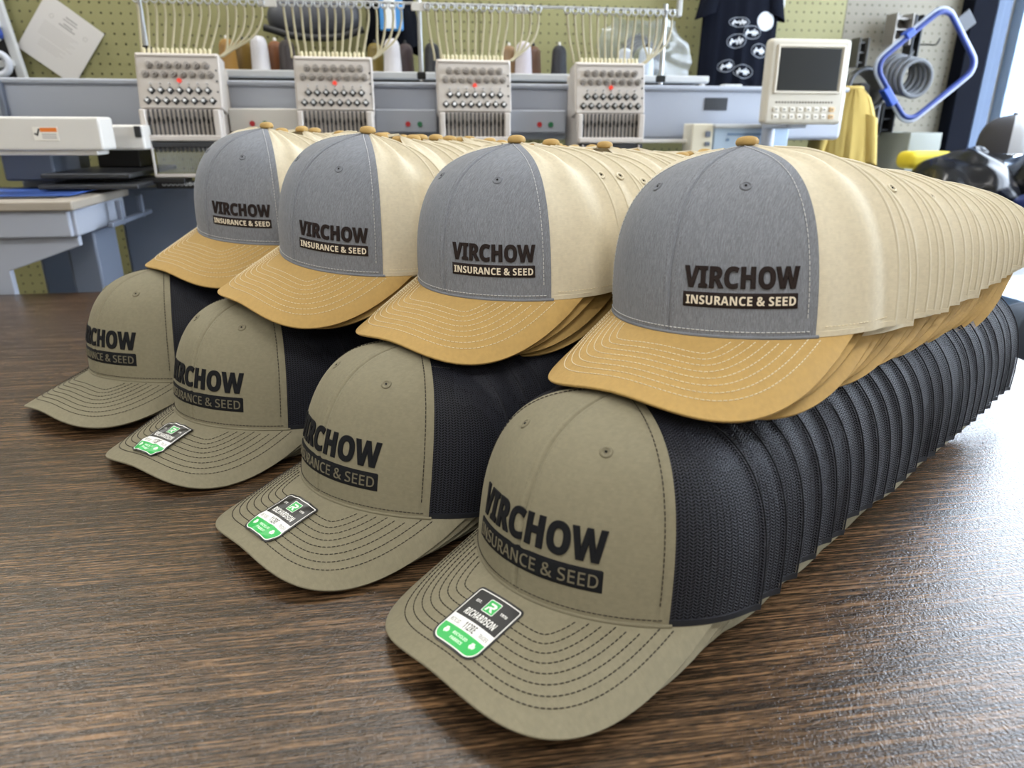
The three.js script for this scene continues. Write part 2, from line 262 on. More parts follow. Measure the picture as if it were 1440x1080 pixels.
{
  const outline = Array.from({ length: 401 }, (_, i) => { const p = brimFlat(-1 + i / 200, 1); return [p.x, p.z]; });
  for (let k = 0; k < 8; k++) {
    const off = 0.0115 + 0.0054 * k, path = [];
    for (let i = 4; i <= 396; i += 4) {
      const [x0, z0] = outline[i - 3], [x1, z1] = outline[i + 3], l = Math.hypot(x1 - x0, z1 - z0), x = outline[i][0] + (z1 - z0) / l * off, z = outline[i][1] - (x1 - x0) / l * off;
      if (outline.some(([a, b]) => Math.hypot(a - x, b - z) < off - 0.0004)) continue;
      const [q, w] = brimAt(x, z), f = brimFlat(q, w); if (w < 0.01 || Math.hypot(f.x - x, f.z - z) > 0.0006) continue;
      path.push({ p: onBrim(q, w, 0.0002), n: brimN(q, w) });
    }
    brimRows.push(path);
  }
}
// embroidery: flat lettering wrapped on the crown between angles th0..th1 and relative heights h0..h1
const font = await new FontLoader().loadAsync('fonts/droid/droid_sans_bold.typeface.json');
const fontR = await new FontLoader().loadAsync('fonts/droid/droid_sans_regular.typeface.json');
function wrapper(th0, th1, h0, h1) {
  const n = 80, A = [0]; let p = crown(th0, 0.1); for (let i = 1; i <= n; i++) { const q = crown(lerp(th0, th1, i / n), 0.1); A.push(A[i - 1] + q.distanceTo(p)); p = q; }
  const f = (u, v, d) => { const s = u * A[n]; let i = 1; while (i < n && A[i] < s) i++; const th = lerp(th0, th1, (i - 1 + (s - A[i - 1]) / (A[i] - A[i - 1])) / n), t = tAtH(th, lerp(h0, h1, v)); return on(th, t, d); };
  f.width = A[n]; f.height = (h1 - h0) * S.H; return f;
}
function wrapGeo(g, f, off) { const p = g.attributes.position, u = g.attributes.uv; for (let i = 0; i < p.count; i++) { const x = p.getX(i), y = p.getY(i), q = f(x, y, p.getZ(i) + off); u.setXY(i, x * f.width, y * f.height); p.setXYZ(i, q.x, q.y, q.z); } g.computeVertexNormals(); return g; }
function lettering(text, fnt, f, x0, x1, y0, y1, depth, off, fat) {   // one geometry per letter
  const gl = fnt.data.glyphs, sc = 1 / fnt.data.resolution; let x = 0; const list = [];
  for (const ch of text) { if (ch !== ' ') list.push([ch, x]); x += (gl[ch] ?? gl['?']).ha * sc; }
  const W = x, out = [], cap = (() => { const q = new TextGeometry('H', { font: fnt, size: 1, depth: 1, bevelEnabled: false }); q.computeBoundingBox(); return q.boundingBox.max.y; })();
  for (const [ch, lx] of list) {
    const g = new TextGeometry(ch, { font: fnt, size: 1, depth: 1, curveSegments: 4, bevelEnabled: true, bevelThickness: 0.3, bevelSize: fat, bevelSegments: 1 });
    g.translate(lx, 0, 0); const p = g.attributes.position;
    for (let i = 0; i < p.count; i++) p.setXYZ(i, lerp(x0, x1, p.getX(i) / W), lerp(y0, y1, p.getY(i) / cap), p.getZ(i) * depth);
    out.push(wrapGeo(g, f, off));
  }
  return out;
}
function barGeo(f, y0, y1, depth, off) {
  const n = 40, m = 6, rows = [], e = 0.012;
  const xs = [0, e, ...Array.from({ length: n - 1 }, (_, i) => lerp(e, 1 - e, (i + 1) / n)), 1 - e, 1], ys = [0, 0.07, ...Array.from({ length: m - 1 }, (_, i) => lerp(0.07, 0.93, (i + 1) / m)), 0.93, 1];
  xs.forEach((x, i) => rows.push(ys.map((y, j) => { const edge = i === 0 || j === 0 || i === xs.length - 1 || j === ys.length - 1, p = f(x, lerp(y0, y1, y), off + (edge ? -0.0003 : depth)); return { p, u: x * f.width, v: y * f.height * (y1 - y0) }; })));
  return gridGeo(rows);
}
const ORD = ['first', 'second', 'third', 'fourth', 'fifth', 'sixth', 'seventh', 'eighth', 'ninth', 'tenth', 'eleventh', 'twelfth', 'thirteenth', 'fourteenth', 'fifteenth', 'sixteenth', 'seventeenth', 'eighteenth', 'nineteenth', 'twentieth', 'twenty-first', 'twenty-second', 'twenty-third', 'twenty-fourth'];
const eyeletRing = () => new THREE.TorusGeometry(0.0031, 0.00105, 6, 16).scale(1, 1, 0.75);
function setOn(g, th, t, off) { const m = new THREE.Matrix4(), n = crownN(th, t), up = V(0, 1, 0), x = up.clone().cross(n).normalize(), y = n.clone().cross(x); m.makeBasis(x, y, n).setPosition(on(th, t, off)); return g.applyMatrix4(m); }
const LIP = [0.0016, 0.004];
const GEO = {
  frontHi: [1, -1].map((s) => frontPanel(s, 40, 30)), frontLo: [0, 1].map((w) => [1, -1].map((s) => frontPanel(s, 10, 10, !w))), brimHi: brimGeo(72, 10), brimLo: brimGeo(40, 4),
  sideHi: [0, 1].map((w) => [1, -1].map((s) => sidePanel(s, 16, 24, w, 1.3, LIP[w]))),
  sideLo: [0, 1].map((w) => [0, 1, 2, 3].map((k) => [1, -1].map((s) => sidePanel(s, 9, 14, w ? 1 : 0.7, 2.1 * k + 0.4, LIP[w])))),
  inner: [0, 1].map((w) => [1, -1].map((s) => sidePanel(s, 9, 12, 0, 0, LIP[w], true))),
  button: lathe([[0.0001, -0.001], [0.0072, -0.001], [0.0082, 0.0006], [0.0081, 0.0024], [0.0067, 0.0044], [0.0036, 0.0055], [0.0001, 0.0058]], 24).translate(0, S.H - 0.0002, 0),
  binding: tube(Array.from({ length: 41 }, (_, i) => { const p = on(lerp(-S.ths - 0.02, S.ths + 0.02, i / 40), 0.0, 0.0002); return [p.x, p.y + 0.0003, p.z]; }), 0.0013, 80, 8),
  foldEdge: [0, 1].map((w) => [1, -1].map((s) => tube(Array.from({ length: 25 }, (_, i) => { const t = i / 24 * 0.94, p = on(s * (S.thF + 0.002), t, LIP[w] * 0.8 * Math.min(1, (1 - t) * 6)); return [p.x, p.y, p.z]; }), w ? 0.0011 : 0.0006, 48, 7))),
  hemBand: [0, 1].map((w) => [1, -1].map((s) => { const g = [], N = []; for (let i = 0; i <= 20; i++) { const th = s * lerp(S.ths - 0.01, S.thF + 0.001, i / 20), r = [], n = [], lip = LIP[w] * clamp((Math.abs(th) - (S.thF - 0.17)) / 0.17, 0, 1) ** 3; for (let j = 0; j <= 3; j++) { const t = tAtH(th, 0.03 * j / 3); r.push({ p: on(th, t, 0.0004 + lip), u: th * 0.1, v: j * 0.0012 }); n.push(crownN(th, t)); } g.push(r); N.push(n); } if (s < 0) { g.reverse(); N.reverse(); } return thick(g, N, 0.0012); })),
  hem: [1, -1].map((s) => dashes(basePath(s * (S.ths + 0.06), s * (S.thF - 0.03), 0.055, 0.0006, 20), 0.0030, 0.75, 0.0003)),
  brimStitch: brimRows.map((r) => dashes(r, 0.0034, 0.8, 0.00036)),
  sideStitch: [1, -1].map((s) => dashes(merPath(s * S.ths, -s * 0.006, 0.03, 0.985, 0.0006), 0.0034, 0.8, 0.00034)),
  centreStitch: [1, -1].map((s) => dashes(merPath(0, s * 0.0042, 0.03, 0.96, 0.0007), 0.0030, 0.7, 0.00022)),
  centreStitch2: [1, -1].map((s) => dashes(merPath(0, s * 0.0012, 0.03, 0.98, -0.0002), 0.0030, 0.85, 0.00022)),
  baseStitch: dashes(basePath(-S.ths + 0.02, S.ths - 0.02, 0.034, 0.0007, 70), 0.0032, 0.8, 0.00034),
  eyelets: [S.thE, -S.thE, S.thS, -S.thS, 1.585, -1.585].map((th, i) => ({ ring: setOn(eyeletRing(), th, S.tE, 0.0006), hole: setOn(new THREE.CylinderGeometry(0.0022, 0.0022, 0.0006, 14).rotateX(Math.PI / 2), th, S.tE, 0.0005), inner: setOn(new THREE.CylinderGeometry(0.0009, 0.0007, 0.0006, 10).rotateX(Math.PI / 2), th, S.tE, 0.0009) })),
};
const KIND = {
  upper: { lining: M.cream, tape: M.cream, front: M.heather, side: M.cream, brim: M.mustard, button: M.mustard, brimThread: M.creamThread, sideThread: M.whiteThread, baseThread: M.whiteThread, centreThread: M.greyThread, hemThread: M.creamThread, eyelet: M.heather, sideEyelet: M.cream, wr: 1, floss: M.darkBrownFloss, small: M.creamFloss, logo: [0.115, 0.880, 0.160, 0.382] },
  lower: { lining: M.navyLining, tape: M.navyTape, front: M.olive, side: M.mesh, brim: M.olive, button: M.olive, brimThread: M.brownThread, sideThread: M.brownThread, baseThread: M.brownThread, centreThread: M.oliveThread, eyelet: M.olive, wr: 0, floss: M.blackFloss, small: M.tanFloss, logo: [-0.535, 0.61, 0.1425, 0.455] },
};
const LOGO = {};
for (const k of ['upper', 'lower']) {
  const f = wrapper(...KIND[k].logo);
  LOGO[k] = { bar: barGeo(f, 0, 0.38, 0.0007, 0.0006), word: lettering('VIRCHOW', font, f, 0.012, 1.0, 0.50, 0.985, 0.0008, 0.0007, 0.034), small: lettering('INSURANCE & SEED', k === 'upper' ? font : fontR, f, 0.035, 0.98, 0.085, 0.295, 0.0004, 0.0012, k === 'upper' ? 0.004 : 0.002) };
}
function heroCap(kind, label, group) {
  const K = KIND[kind], o = thing('trucker_cap', label, 'cap', [0, 0, 0], 0, group);
  for (const s of [0, 1]) part('front_panel', GEO.frontHi[s], K.front, o);
  for (const s of [0, 1]) part('side_panel', GEO.sideHi[K.wr][s], K.side, o, kind === 'upper' ? 'cream fabric side panel' : 'dark mesh side panel');
  for (const s of [0, 1]) { part('fold_edge', GEO.foldEdge[K.wr][s], K.tape, o); part('hem_band', GEO.hemBand[K.wr][s], K.tape, o); part('inner_back', GEO.inner[K.wr][s], K.lining, o); }
  const b = part('brim', GEO.brimHi, K.brim, o, kind === 'upper' ? 'mustard brim' : 'olive brim');
  for (const g of GEO.brimStitch) part('stitch_row', g, K.brimThread, b);
  part('button', GEO.button, K.button, o); part('binding', GEO.binding, K.front, o);
  for (const s of [0, 1]) { part('seam_stitching', GEO.sideStitch[s], K.sideThread, o); part('seam_stitching', GEO.centreStitch[s], K.centreThread, o); part('seam_stitching', GEO.centreStitch2[s], K.sideThread === M.whiteThread ? M.greyThread : M.brownThread, o); if (K.hemThread) part('hem_stitching', GEO.hem[s], K.hemThread, o); }
  part('seam_stitching', GEO.baseStitch, K.baseThread, o);
  GEO.eyelets.slice(0, K.sideEyelet ? 4 : 2).forEach((e, i) => { const r = part('eyelet', e.ring, i < 2 ? K.eyelet : M.creamEyelet, o); part('eyelet_hole', [e.hole], i < 2 ? K.eyelet : K.sideEyelet, r); part('eyelet_hole', [e.inner], M.liner, r); });
  const bar = part('logo_bar', LOGO[kind].bar, K.floss, o, 'embroidered dark bar with lettering'); for (const g of LOGO[kind].small) part('letter', g, K.small, bar);
  for (const g of LOGO[kind].word) part('letter', g, K.floss, o);
  return o;
}
function liteCap(kind, v, near) {
  const K = KIND[kind], o = new THREE.Group();
  for (const s of [0, 1]) part('front_panel', GEO.frontLo[K.wr][s], K.front, o);
  for (const s of [0, 1]) part('side_panel', GEO.sideLo[K.wr][v][s], K.side, o);
  for (const s of [0, 1]) { part('fold_edge', GEO.foldEdge[K.wr][s], K.tape, o); part('hem_band', GEO.hemBand[K.wr][s], K.tape, o); part('inner_back', GEO.inner[K.wr][s], K.lining, o); }
  const b = part('brim', GEO.brimLo, K.brim, o); if (near && kind === 'upper') for (const g of GEO.brimStitch.slice(0, 3)) part('stitch_row', g, K.brimThread, b);
  part('button', GEO.button, K.button, o);
  if (K.sideEyelet) for (const e of GEO.eyelets.slice(4)) { const r = part('eyelet', e.ring, M.cream, o); part('eyelet_hole', [e.inner], M.liner, r); }
  if (K.hemThread) for (const s of [0, 1]) part('hem_stitching', GEO.hem[s], K.hemThread, o);
  return o;
}
// poses of the eight front caps: x, y, z, yaw, pitch, roll; each row: how many, spacing, yaw of the row, drop and tilt at its end
const ROWS = {
  U4: [0.2560, 1.0762, -0.4973, -0.9475, -0.0048, 0.0682], L4: [0.1373, 0.9220, -0.4117, -0.9647, -0.1242, 0.0460], L3: [0, 0.9163, -0.5669, -0.9132, -0.1608, 0.0064], L2: [-0.1487, 0.9203, -0.7451, -0.6935, -0.1159, -0.0001],
  L1: [-0.2829, 0.9242, -0.8864, -0.7543, -0.1088, 0.0336], U3: [0.1101, 1.0740, -0.6610, -0.8860, 0.0305, -0.0034], U2: [-0.0323, 1.0812, -0.7888, -0.8734, 0.0406, -0.1120], U1: [-0.1579, 1.0843, -0.9648, -0.7765, 0.0534, -0.0837],
};
const RUN = { U4: [21, 0.0205, -0.965, 0.004, 0.34], U3: [22, 0.0215, -0.93, -0.008, 0.1], U2: [22, 0.0195, -0.90, -0.008, 0.1], U1: [20, 0.0195, -0.85, -0.006, 0.1], L4: [24, 0.0243, -0.975, 0, 0], L3: [22, 0.0245, -0.94, 0, 0], L2: [20, 0.0245, -0.80, 0, 0], L1: [18, 0.0245, -0.79, 0, 0] };
const WHERE = { 4: 'rightmost', 3: 'second from right', 2: 'second from left', 1: 'leftmost' };
const corner = []; for (const th of [-1.67, -1.45, -1.2, 1.2, 1.45, 1.67]) corner.push(crown(th, 0)); for (let i = 0; i <= 20; i++) corner.push(brimFlat(-1 + i / 10, 1).add(V(0, -0.003, 0)));
function settle(o) { o.updateMatrixWorld(); let lo = 9; for (const p of corner) lo = Math.min(lo, p.clone().applyMatrix4(o.matrixWorld).y); o.position.y += T + 0.0006 - lo; }
const lite = {}; for (const k of ['upper', 'lower']) for (let v = 0; v < 4; v++) for (const n of [0, 1]) lite[k + v + n] = liteCap(k, v, n);
const hero = {};
for (const row of ['U4', 'U3', 'U2', 'U1', 'L4', 'L3', 'L2', 'L1']) {
  const up = row[0] === 'U', kind = up ? 'upper' : 'lower', [x, y, z, yaw, pitch, roll] = ROWS[row], [n, sp, dirYaw, drop, tilt] = RUN[row];
  const text = up ? 'heather grey cap with mustard brim fronting the' : 'olive cap with dark logo and mesh sides fronting the', group = `${WHERE[row[1]]} ${up ? 'upper' : 'lower'} row of nested caps`;
  const lab = `${text} ${WHERE[row[1]]} ${up ? 'upper' : 'lower'} row`;
  let o;
  if (!hero[kind]) o = hero[kind] = heroCap(kind, lab, group);
  else { o = hero[kind].clone(); o.name = numbered('trucker_cap'); scene.add(o); o.userData = { label: lab, category: 'cap', group }; }
  o.rotation.order = 'YXZ'; o.position.set(x, y, z); o.rotation.set(pitch, yaw, roll); if (!up) settle(o);
  hero[row] = o;
  for (let k = 1; k < n; k++) {
    const c = lite[kind + Math.floor(rnd() * 4) + (k < 4 ? 1 : 0)].clone(); c.name = numbered('trucker_cap'); scene.add(c);
    c.userData = { label: up ? `cream sided cap ${ORD[k]} from the front of the ${WHERE[row[1]]} upper row` : `dark mesh sided cap ${ORD[k]} from the front of the ${WHERE[row[1]]} lower row`, category: 'cap', group };
    const f = k / (n - 1), s = sp * k + rr(-0.0055, 0.0055) * (up ? 1 : 0.5), j = up ? 1 : 0.7;
    if (up) c.scale.y = 1 - (row === 'U4' ? 0.40 : 0.12) * f ** 1.2;   // the soft crowns sag more towards the end of the row
    for (const b of c.children) if (b.name === 'button') b.position.y = row === 'U4' ? (k === 2 ? -0.002 : -0.008) : row === 'L4' ? -0.004 : -[0.001, 0.0022, 0.004, 0.0065][Math.floor(rnd() * 4)];
    c.rotation.order = 'YXZ'; c.position.set(x - Math.sin(dirYaw) * s, y + drop * (0.35 * f + 0.65 * f * f) + rr(-0.0034, 0.0026) * j - (up ? 0.0036 : 0), z - Math.cos(dirYaw) * s);
    c.rotation.set((up ? pitch : lerp(pitch, -0.05, Math.min(1, k / 6))) + tilt * f * f + rr(-0.012, 0.012) * j, lerp(yaw, dirYaw, Math.min(1, f * 3)) + rr(-0.035, 0.035) * j, lerp(roll, 0, Math.min(1, f * 2)) + rr(-0.02, 0.02) * j); if (!up) settle(c);
  }
}
// paper stickers on three olive brims
{
  const c = document.createElement('canvas'); c.width = 512; c.height = 548; const g = c.getContext('2d');
  const rrect = (x, y, w, h, r) => { g.beginPath(); g.moveTo(x + r[0], y); g.arcTo(x + w, y, x + w, y + h, r[1]); g.arcTo(x + w, y + h, x, y + h, r[2]); g.arcTo(x, y + h, x, y, r[3]); g.arcTo(x, y, x + w, y, r[0]); g.closePath(); };
  g.fillStyle = '#1d1d1f'; g.fillRect(0, 0, 512, 548);
  rrect(22, 22, 468, 504, [20, 20, 90, 90]); g.fillStyle = '#1d1d1f'; g.fill(); g.save(); g.clip();
  g.fillStyle = '#f2f2f0'; g.fillRect(0, 292, 512, 94); g.fillStyle = '#2fb457'; g.fillRect(0, 386, 512, 162); g.restore();
  rrect(22, 22, 468, 504, [20, 20, 90, 90]); g.strokeStyle = '#f2f2f0'; g.lineWidth = 9; g.stroke();
  g.textAlign = 'center'; g.textBaseline = 'middle'; g.fillStyle = '#f2f2f0';
  g.font = 'bold 34px sans-serif'; g.fillText('EST.', 112, 122); g.fillText('1970', 398, 122);
  rrect(196, 60, 122, 118, [10, 10, 10, 10]); g.fillStyle = '#2fb457'; g.fill(); g.strokeStyle = '#f2f2f0'; g.lineWidth = 6; g.stroke();
  g.fillStyle = '#f2f2f0'; g.beginPath(); for (const [i, p] of [[222, 84], [282, 84], [300, 100], [290, 124], [268, 130], [298, 160], [270, 160], [246, 132], [238, 132], [240, 116], [268, 116], [274, 100], [232, 100]].entries()) i ? g.lineTo(...p) : g.moveTo(...p); g.closePath(); g.fill();
  g.beginPath(); g.moveTo(212, 160); g.lineTo(226, 120); g.lineTo(240, 124); g.lineTo(232, 160); g.fill();
  g.save(); g.translate(256, 236); g.scale(0.82, 1.25); g.transform(1, 0, -0.12, 1, 0, 0); g.font = 'bold 66px sans-serif'; g.fillText('RICHARDSON', 0, 0); g.restore();
  g.fillStyle = '#26262a'; g.save(); g.translate(258, 340); g.scale(0.62, 1.2); g.font = 'bold 74px sans-serif'; g.fillText('112RE', 0, 0); g.font = '38px sans-serif'; g.fillText('RECYCLED', -262, 6); g.fillText('TRUCKER', 262, 6); g.restore();
  g.fillStyle = '#e8fbe8'; g.font = 'bold 34px sans-serif'; g.fillText('RECYCLED', 256, 432); g.fillText('FABRICS', 256, 474);
  for (const [x, y] of [[106, 440], [406, 440]]) { g.save(); g.translate(x, y); for (let k = 0; k < 3; k++) { g.rotate(Math.PI * 2 / 3); g.beginPath(); g.moveTo(-14, -26); g.lineTo(8, -26); g.lineTo(20, -8); g.lineTo(28, -12); g.lineTo(22, 14); g.lineTo(-2, 4); g.lineTo(6, 0); g.lineTo(-2, -12); g.lineTo(-14, -12); g.closePath(); g.fill(); } g.restore(); }
  const map = new THREE.CanvasTexture(c); map.colorSpace = THREE.SRGBColorSpace;
  const mat = phys('#ffffff', 0.35, { map }), W = 0.0395, H = 0.0425;
  const sheet = (crinkle, cx, czz, ang) => {
    const vs = [0, 0.006, 0.02, 0.05, 0.1, 0.18, 0.3, 0.42, 0.54, 0.66, 0.76, 0.82, 0.87, 0.91, 0.95, 0.98, 1], rows = [], norm = [], N = 24;
    for (let i = 0; i <= N; i++) {
      const r = [], nn = [];
      for (const v of vs) {
        const d0 = v * H, d1 = (1 - v) * H, cut = (d, R) => (d < R ? R - Math.sqrt(Math.max(0, R * R - (R - d) ** 2)) : 0), hw = W / 2 - cut(d0, 0.0025) - cut(d1, 0.0085);
        const lx = (i / N * 2 - 1) * hw, ly = d0 - H / 2, x = cx + lx * Math.cos(ang) - ly * Math.sin(ang), z = czz + lx * Math.sin(ang) + ly * Math.cos(ang), [q, w] = brimAt(x, z);
        const bump = crinkle ? 0.0016 * noise(lx * 160 + 9, ly * 190, 55) * (0.4 + crinkle) : 0;
        r.push({ p: onBrim(q, w, 0.0007 + bump), u: 0.5 + lx / W, v: 1 - v }); nn.push(brimN(q, w));
      }
      rows.push(r); norm.push(nn);
    }
    const g = thick(rows, norm, 0.0003); return g;
  };
  for (const [row, cr, cx, cz0, a] of [['L4', 0, -0.003, 0.1243, 0.015], ['L3', 0.6, -0.0005, 0.1275, -0.01], ['L2', 1.2, -0.0068, 0.125, 0.03]]) {
    const m = part('sticker', sheet(cr, cx, cz0, a), mat, hero[row], row === 'L2' ? 'crinkled black, white and green paper sticker' : 'black, white and green paper sticker');
  }
}

// ------------------------------------------------------------------ pegboards on the back wall
function pegTex(r, g, b, s, x, y) { return tex(64, 64, 0.0254, 0.0254, (u, v) => 255 * (Math.hypot(u - 0.5, v - 0.5) > 0.112 ? 1 : 0), false); }
const holes = pegTex();
function pegboard(label, x0, x1, y0, y1, color) {
  const o = thing('pegboard', label, 'pegboard', [0, 0, 0]);
  const g = new THREE.PlaneGeometry(x1 - x0, y1 - y0); g.translate((x0 + x1) / 2, (y0 + y1) / 2, -2.292); uvXZ(g, 'x', 'y');
  part('perforated_panel', g, std(color, 0.6, { alphaMap: holes, alphaTest: 0.5 }), o);
  part('batten', [bx(x1 - x0, 0.03, 0.012, (x0 + x1) / 2, y1 - 0.015, -2.302), bx(x1 - x0, 0.03, 0.012, (x0 + x1) / 2, y0 + 0.015, -2.302)], M.mattBlack, o);
  return o;
}
for (const [a, b, l] of [[-2.3, -0.9, 'left'], [-0.898, 0.26, 'middle'], [0.262, 1.424, 'right']]) pegboard(`olive green perforated pegboard sheet, the ${l} one behind the embroidery machine`, a, b, 0.4, 2.4, '#8a875c');
pegboard('cream perforated pegboard with metal fixtures beside the dark corner post', 1.426, 1.83, 0.4, 2.4, '#7e796b');

// ------------------------------------------------------------------ the embroidery machine
{
  const mach = thing('embroidery_machine', 'grey and white four head embroidery machine along the back wall', 'machine');
  const beam = part('main_beam', [bx(2.1, 0.125, 0.16, 0.14, 1.232, -1.93, 0.012), bx(2.1, 0.012, 0.17, 0.14, 1.294, -1.925, 0.005)], M.machineGrey, mach);
  part('end_plate', bx(0.012, 0.15, 0.19, -0.86, 1.22, -1.93), M.machineDark, beam);
  part('cone_rack', [bx(1.26, 0.01, 0.16, 0.19, 1.313, -1.98, 0.004), bx(1.26, 0.016, 0.008, 0.19, 1.318, -1.9, 0.003)], M.rackWhite, mach);
  part('lower_body', [bx(0.62, 0.32, 0.2, -0.36, 0.9, -1.97, 0.008), bx(1.2, 0.3, 0.2, 0.6, 0.95, -1.97, 0.008), bx(2.0, 0.36, 0.22, 0.1, 0.56, -2.0, 0.01), bx(0.3, 0.36, 0.3, -0.7, 0.18, -1.95, 0.01), bx(0.3, 0.36, 0.3, 0.9, 0.18, -1.95, 0.01)], M.machineDark, mach);
  part('bed_plate', [bx(0.17, 0.010, 0.34, -0.63, 1.104, -1.78), bx(0.19, 0.010, 0.3, -0.62, 1.0845, -1.74)], M.darkSteel, mach);
  part('bed_block', bx(0.09, 0.06, 0.1, -0.63, 1.14, -1.86), M.black, mach); part('bed_rail', bx(0.2, 0.012, 0.06, -0.56, 1.088, -1.72), M.black, mach);
  // top thread rail on poles, with its rings
  const rail = part('thread_rail', [bx(1.24, 0.006, 0.008, 0.07, 1.462, -1.8), bx(0.9, 0.012, 0.012, 0.24, 1.492, -1.8), bx(0.012, 0.05, 0.012, 0.686, 1.474, -1.8)], M.rackWhite, mach);
  for (const x of [-0.262, 0.07, 0.30]) part('rail_plate', bx(0.04, 0.018, 0.004, x, 1.455, -1.792), M.machineWhite, rail);
  for (const [x, b] of [[-0.528, 1.345], [0.068, 1.3], [0.652, 1.3]]) { const p = part('rail_pole', cy(0.0055, 0.0055, 1.475 - b, x, (1.475 + b) / 2, -1.80), M.steel, mach); part('pole_clamp', bx(0.02, 0.016, 0.02, x, b + 0.012, -1.80), M.mattBlack, p); }
  const starts = [-0.53, -0.228, 0.086, 0.41];
  const hx = [-0.4515, -0.127, 0.184, 0.504];
  const peg = lathe([[0.0001, 0.012], [0.002, 0.012], [0.0034, 0.009], [0.0034, 0.002], [0.0042, 0]], 10), knob = mergeGeometries([cz(0.0052, 0.0058, 0.008, 0, 0, 0.004, 16), cz(0.0026, 0.0026, 0.014, 0, 0, 0.007, 10)]), disc = new THREE.CylinderGeometry(0.0066, 0.0066, 0.003, 4).rotateX(Math.PI / 2).translate(0, 0, 0.0015), hub = cz(0.003, 0.003, 0.009, 0, 0, 0.0045, 12), ringG = new THREE.TorusGeometry(0.0066, 0.0019, 8, 18);
  knob.scale(1.25, 1.25, 1.1); disc.scale(1.3, 1.3, 1); hub.scale(1.15, 1.15, 1);
  const pinG = cz(0.0012, 0.0012, 0.012, 0, 0, 0.006, 8), barG = cy(0.0014, 0.0014, 0.052, 0, 0, 0, 8), clampG = bx(0.0042, 0.010, 0.006, 0, 0, 0, 0.001), ribG = bx(0.0022, 0.055, 0.008, 0, 0, 0, 0.0006);
  hx.forEach((x, h) => {
    const W = 0.17 - h * 0.0005, H = 0.113, yb = 1.2365 - 0.003 * h * 0.5, tilt = -0.2;
    const body = part('sewing_head', [bx(W - 0.02, 0.17, 0.13, x, 1.235, -1.80, 0.006)], M.headWhite, mach);
    const face = new THREE.Group();
    const place = (m, px, py, pz) => { m.position.set(x + px, yb + py * Math.cos(tilt) - pz * Math.sin(tilt), -1.715 + py * Math.sin(tilt) + pz * Math.cos(tilt)); m.rotation.x = tilt; };
    const add = (name, g, m, px, py, pz = 0) => { const q = part(name, g, m, body); place(q, px, py, pz); return q; };
    add('face_plate', [bx(W, H, 0.014, 0, H / 2, -0.007, 0.004), bx(W * 0.96, 0.006, 0.006, 0, H - 0.006, 0.002), bx(0.01, H, 0.06, -W / 2 + 0.006, H / 2, -0.03, 0.003), bx(0.01, H, 0.06, W / 2 - 0.006, H / 2, -0.03, 0.003)], M.headWhite, 0, 0);
    for (let i = 0; i < 15; i++) add('thread_guide', peg, M.peg, -0.066 + i * 0.00945, H - 0.001, -0.008);
    for (let i = 0; i < 7; i++) { add('tension_knob', knob, M.knobMetal, -0.0565 + i * 0.0191, 0.087); add('tension_disc', disc, M.discMetal, -0.0565 + i * 0.0191, 0.036); add('spring_hub', hub, M.steel, -0.0565 + i * 0.0191, 0.036); add('guide_pin', pinG, M.steel, -0.0565 + i * 0.0191, 0.049); }
    for (let i = 0; i < 8; i++) { add('tension_knob', knob, M.knobMetal, -0.066 + i * 0.0189, 0.0685); add('tension_disc', disc, M.discMetal, -0.066 + i * 0.0189, 0.015); add('spring_hub', hub, M.steel, -0.066 + i * 0.0189, 0.015); }
    add('status_light', [cz(0.0045, 0.005, 0.004, 0.001, 0.0565, 0.002)], std('#e8402c', 0.4, { emissive: new THREE.Color('#ff2a18'), emissiveIntensity: 0.25 }), 0, 0);
    for (let i = 0; i < 3; i++) add('screw', cz(0.002, 0.002, 0.002, 0, 0, 0.001, 10), M.darkSteel, W / 2 - 0.007, 0.078 - i * 0.022);
    // needle bars under the face
    part('needle_case', [bx(W - 0.004, 0.064, 0.012, x, yb - 0.034, -1.724, 0.003), bx(0.012, 0.064, 0.03, x - W / 2 + 0.008, yb - 0.034, -1.712, 0.003), bx(0.014, 0.064, 0.03, x + W / 2 - 0.012, yb - 0.034, -1.712, 0.003), bx(W - 0.01, 0.012, 0.034, x, yb - 0.06, -1.712, 0.003)], M.headWhite, body);
    for (let i = 0; i < 15; i++) { const bxp = x - 0.066 + i * 0.0092; const nb = part('needle_bar', barG, M.darkSteel, body); nb.position.set(bxp, yb - 0.028, -1.708); const cl = part('needle_clamp', clampG, M.mattBlack, body); cl.position.set(bxp, yb - 0.022 - 0.004 * (i % 2), -1.708); if (i < 14) { const rb = part('case_rib', ribG, M.headWhite, body); rb.position.set(bxp + 0.0046, yb - 0.029, -1.713); } }
    part('presser_comb', [bx(W - 0.02, 0.012, 0.03, x + 0.004, yb - 0.074, -1.714, 0.002), ...Array.from({ length: 15 }, (_, i) => bx(0.004, 0.012, 0.006, x - 0.062 + i * 0.0092, yb - 0.083, -1.705, 0.001))], M.darkSteel, body);
    part('needle_guard', [bx(0.004, 0.07, 0.01, x - W / 2 + 0.016, yb - 0.105, -1.70, 0.002), bx(0.004, 0.07, 0.01, x + W / 2 - 0.016, yb - 0.105, -1.70, 0.002), bx(W - 0.03, 0.008, 0.01, x, yb - 0.138, -1.70, 0.003)], M.headWhite, body);
    part('needles', Array.from({ length: 30 }, (_, i) => cy(0.0008, 0.0008, 0.05, x - 0.064 + i * 0.0044, yb - 0.108, -1.715, 5)), M.steel, body).userData.kind = 'stuff';
    part('thread_catch', [bx(W - 0.02, 0.016, 0.02, x, yb - 0.158, -1.712, 0.003)], M.black, body);
    for (let i = 0; i < 13; i++) { const c = part('catch_loop', new THREE.TorusGeometry(0.003, 0.0009, 6, 10), M.rackWhite, body); c.position.set(x - 0.056 + i * 0.0092, yb - 0.156, -1.699); }
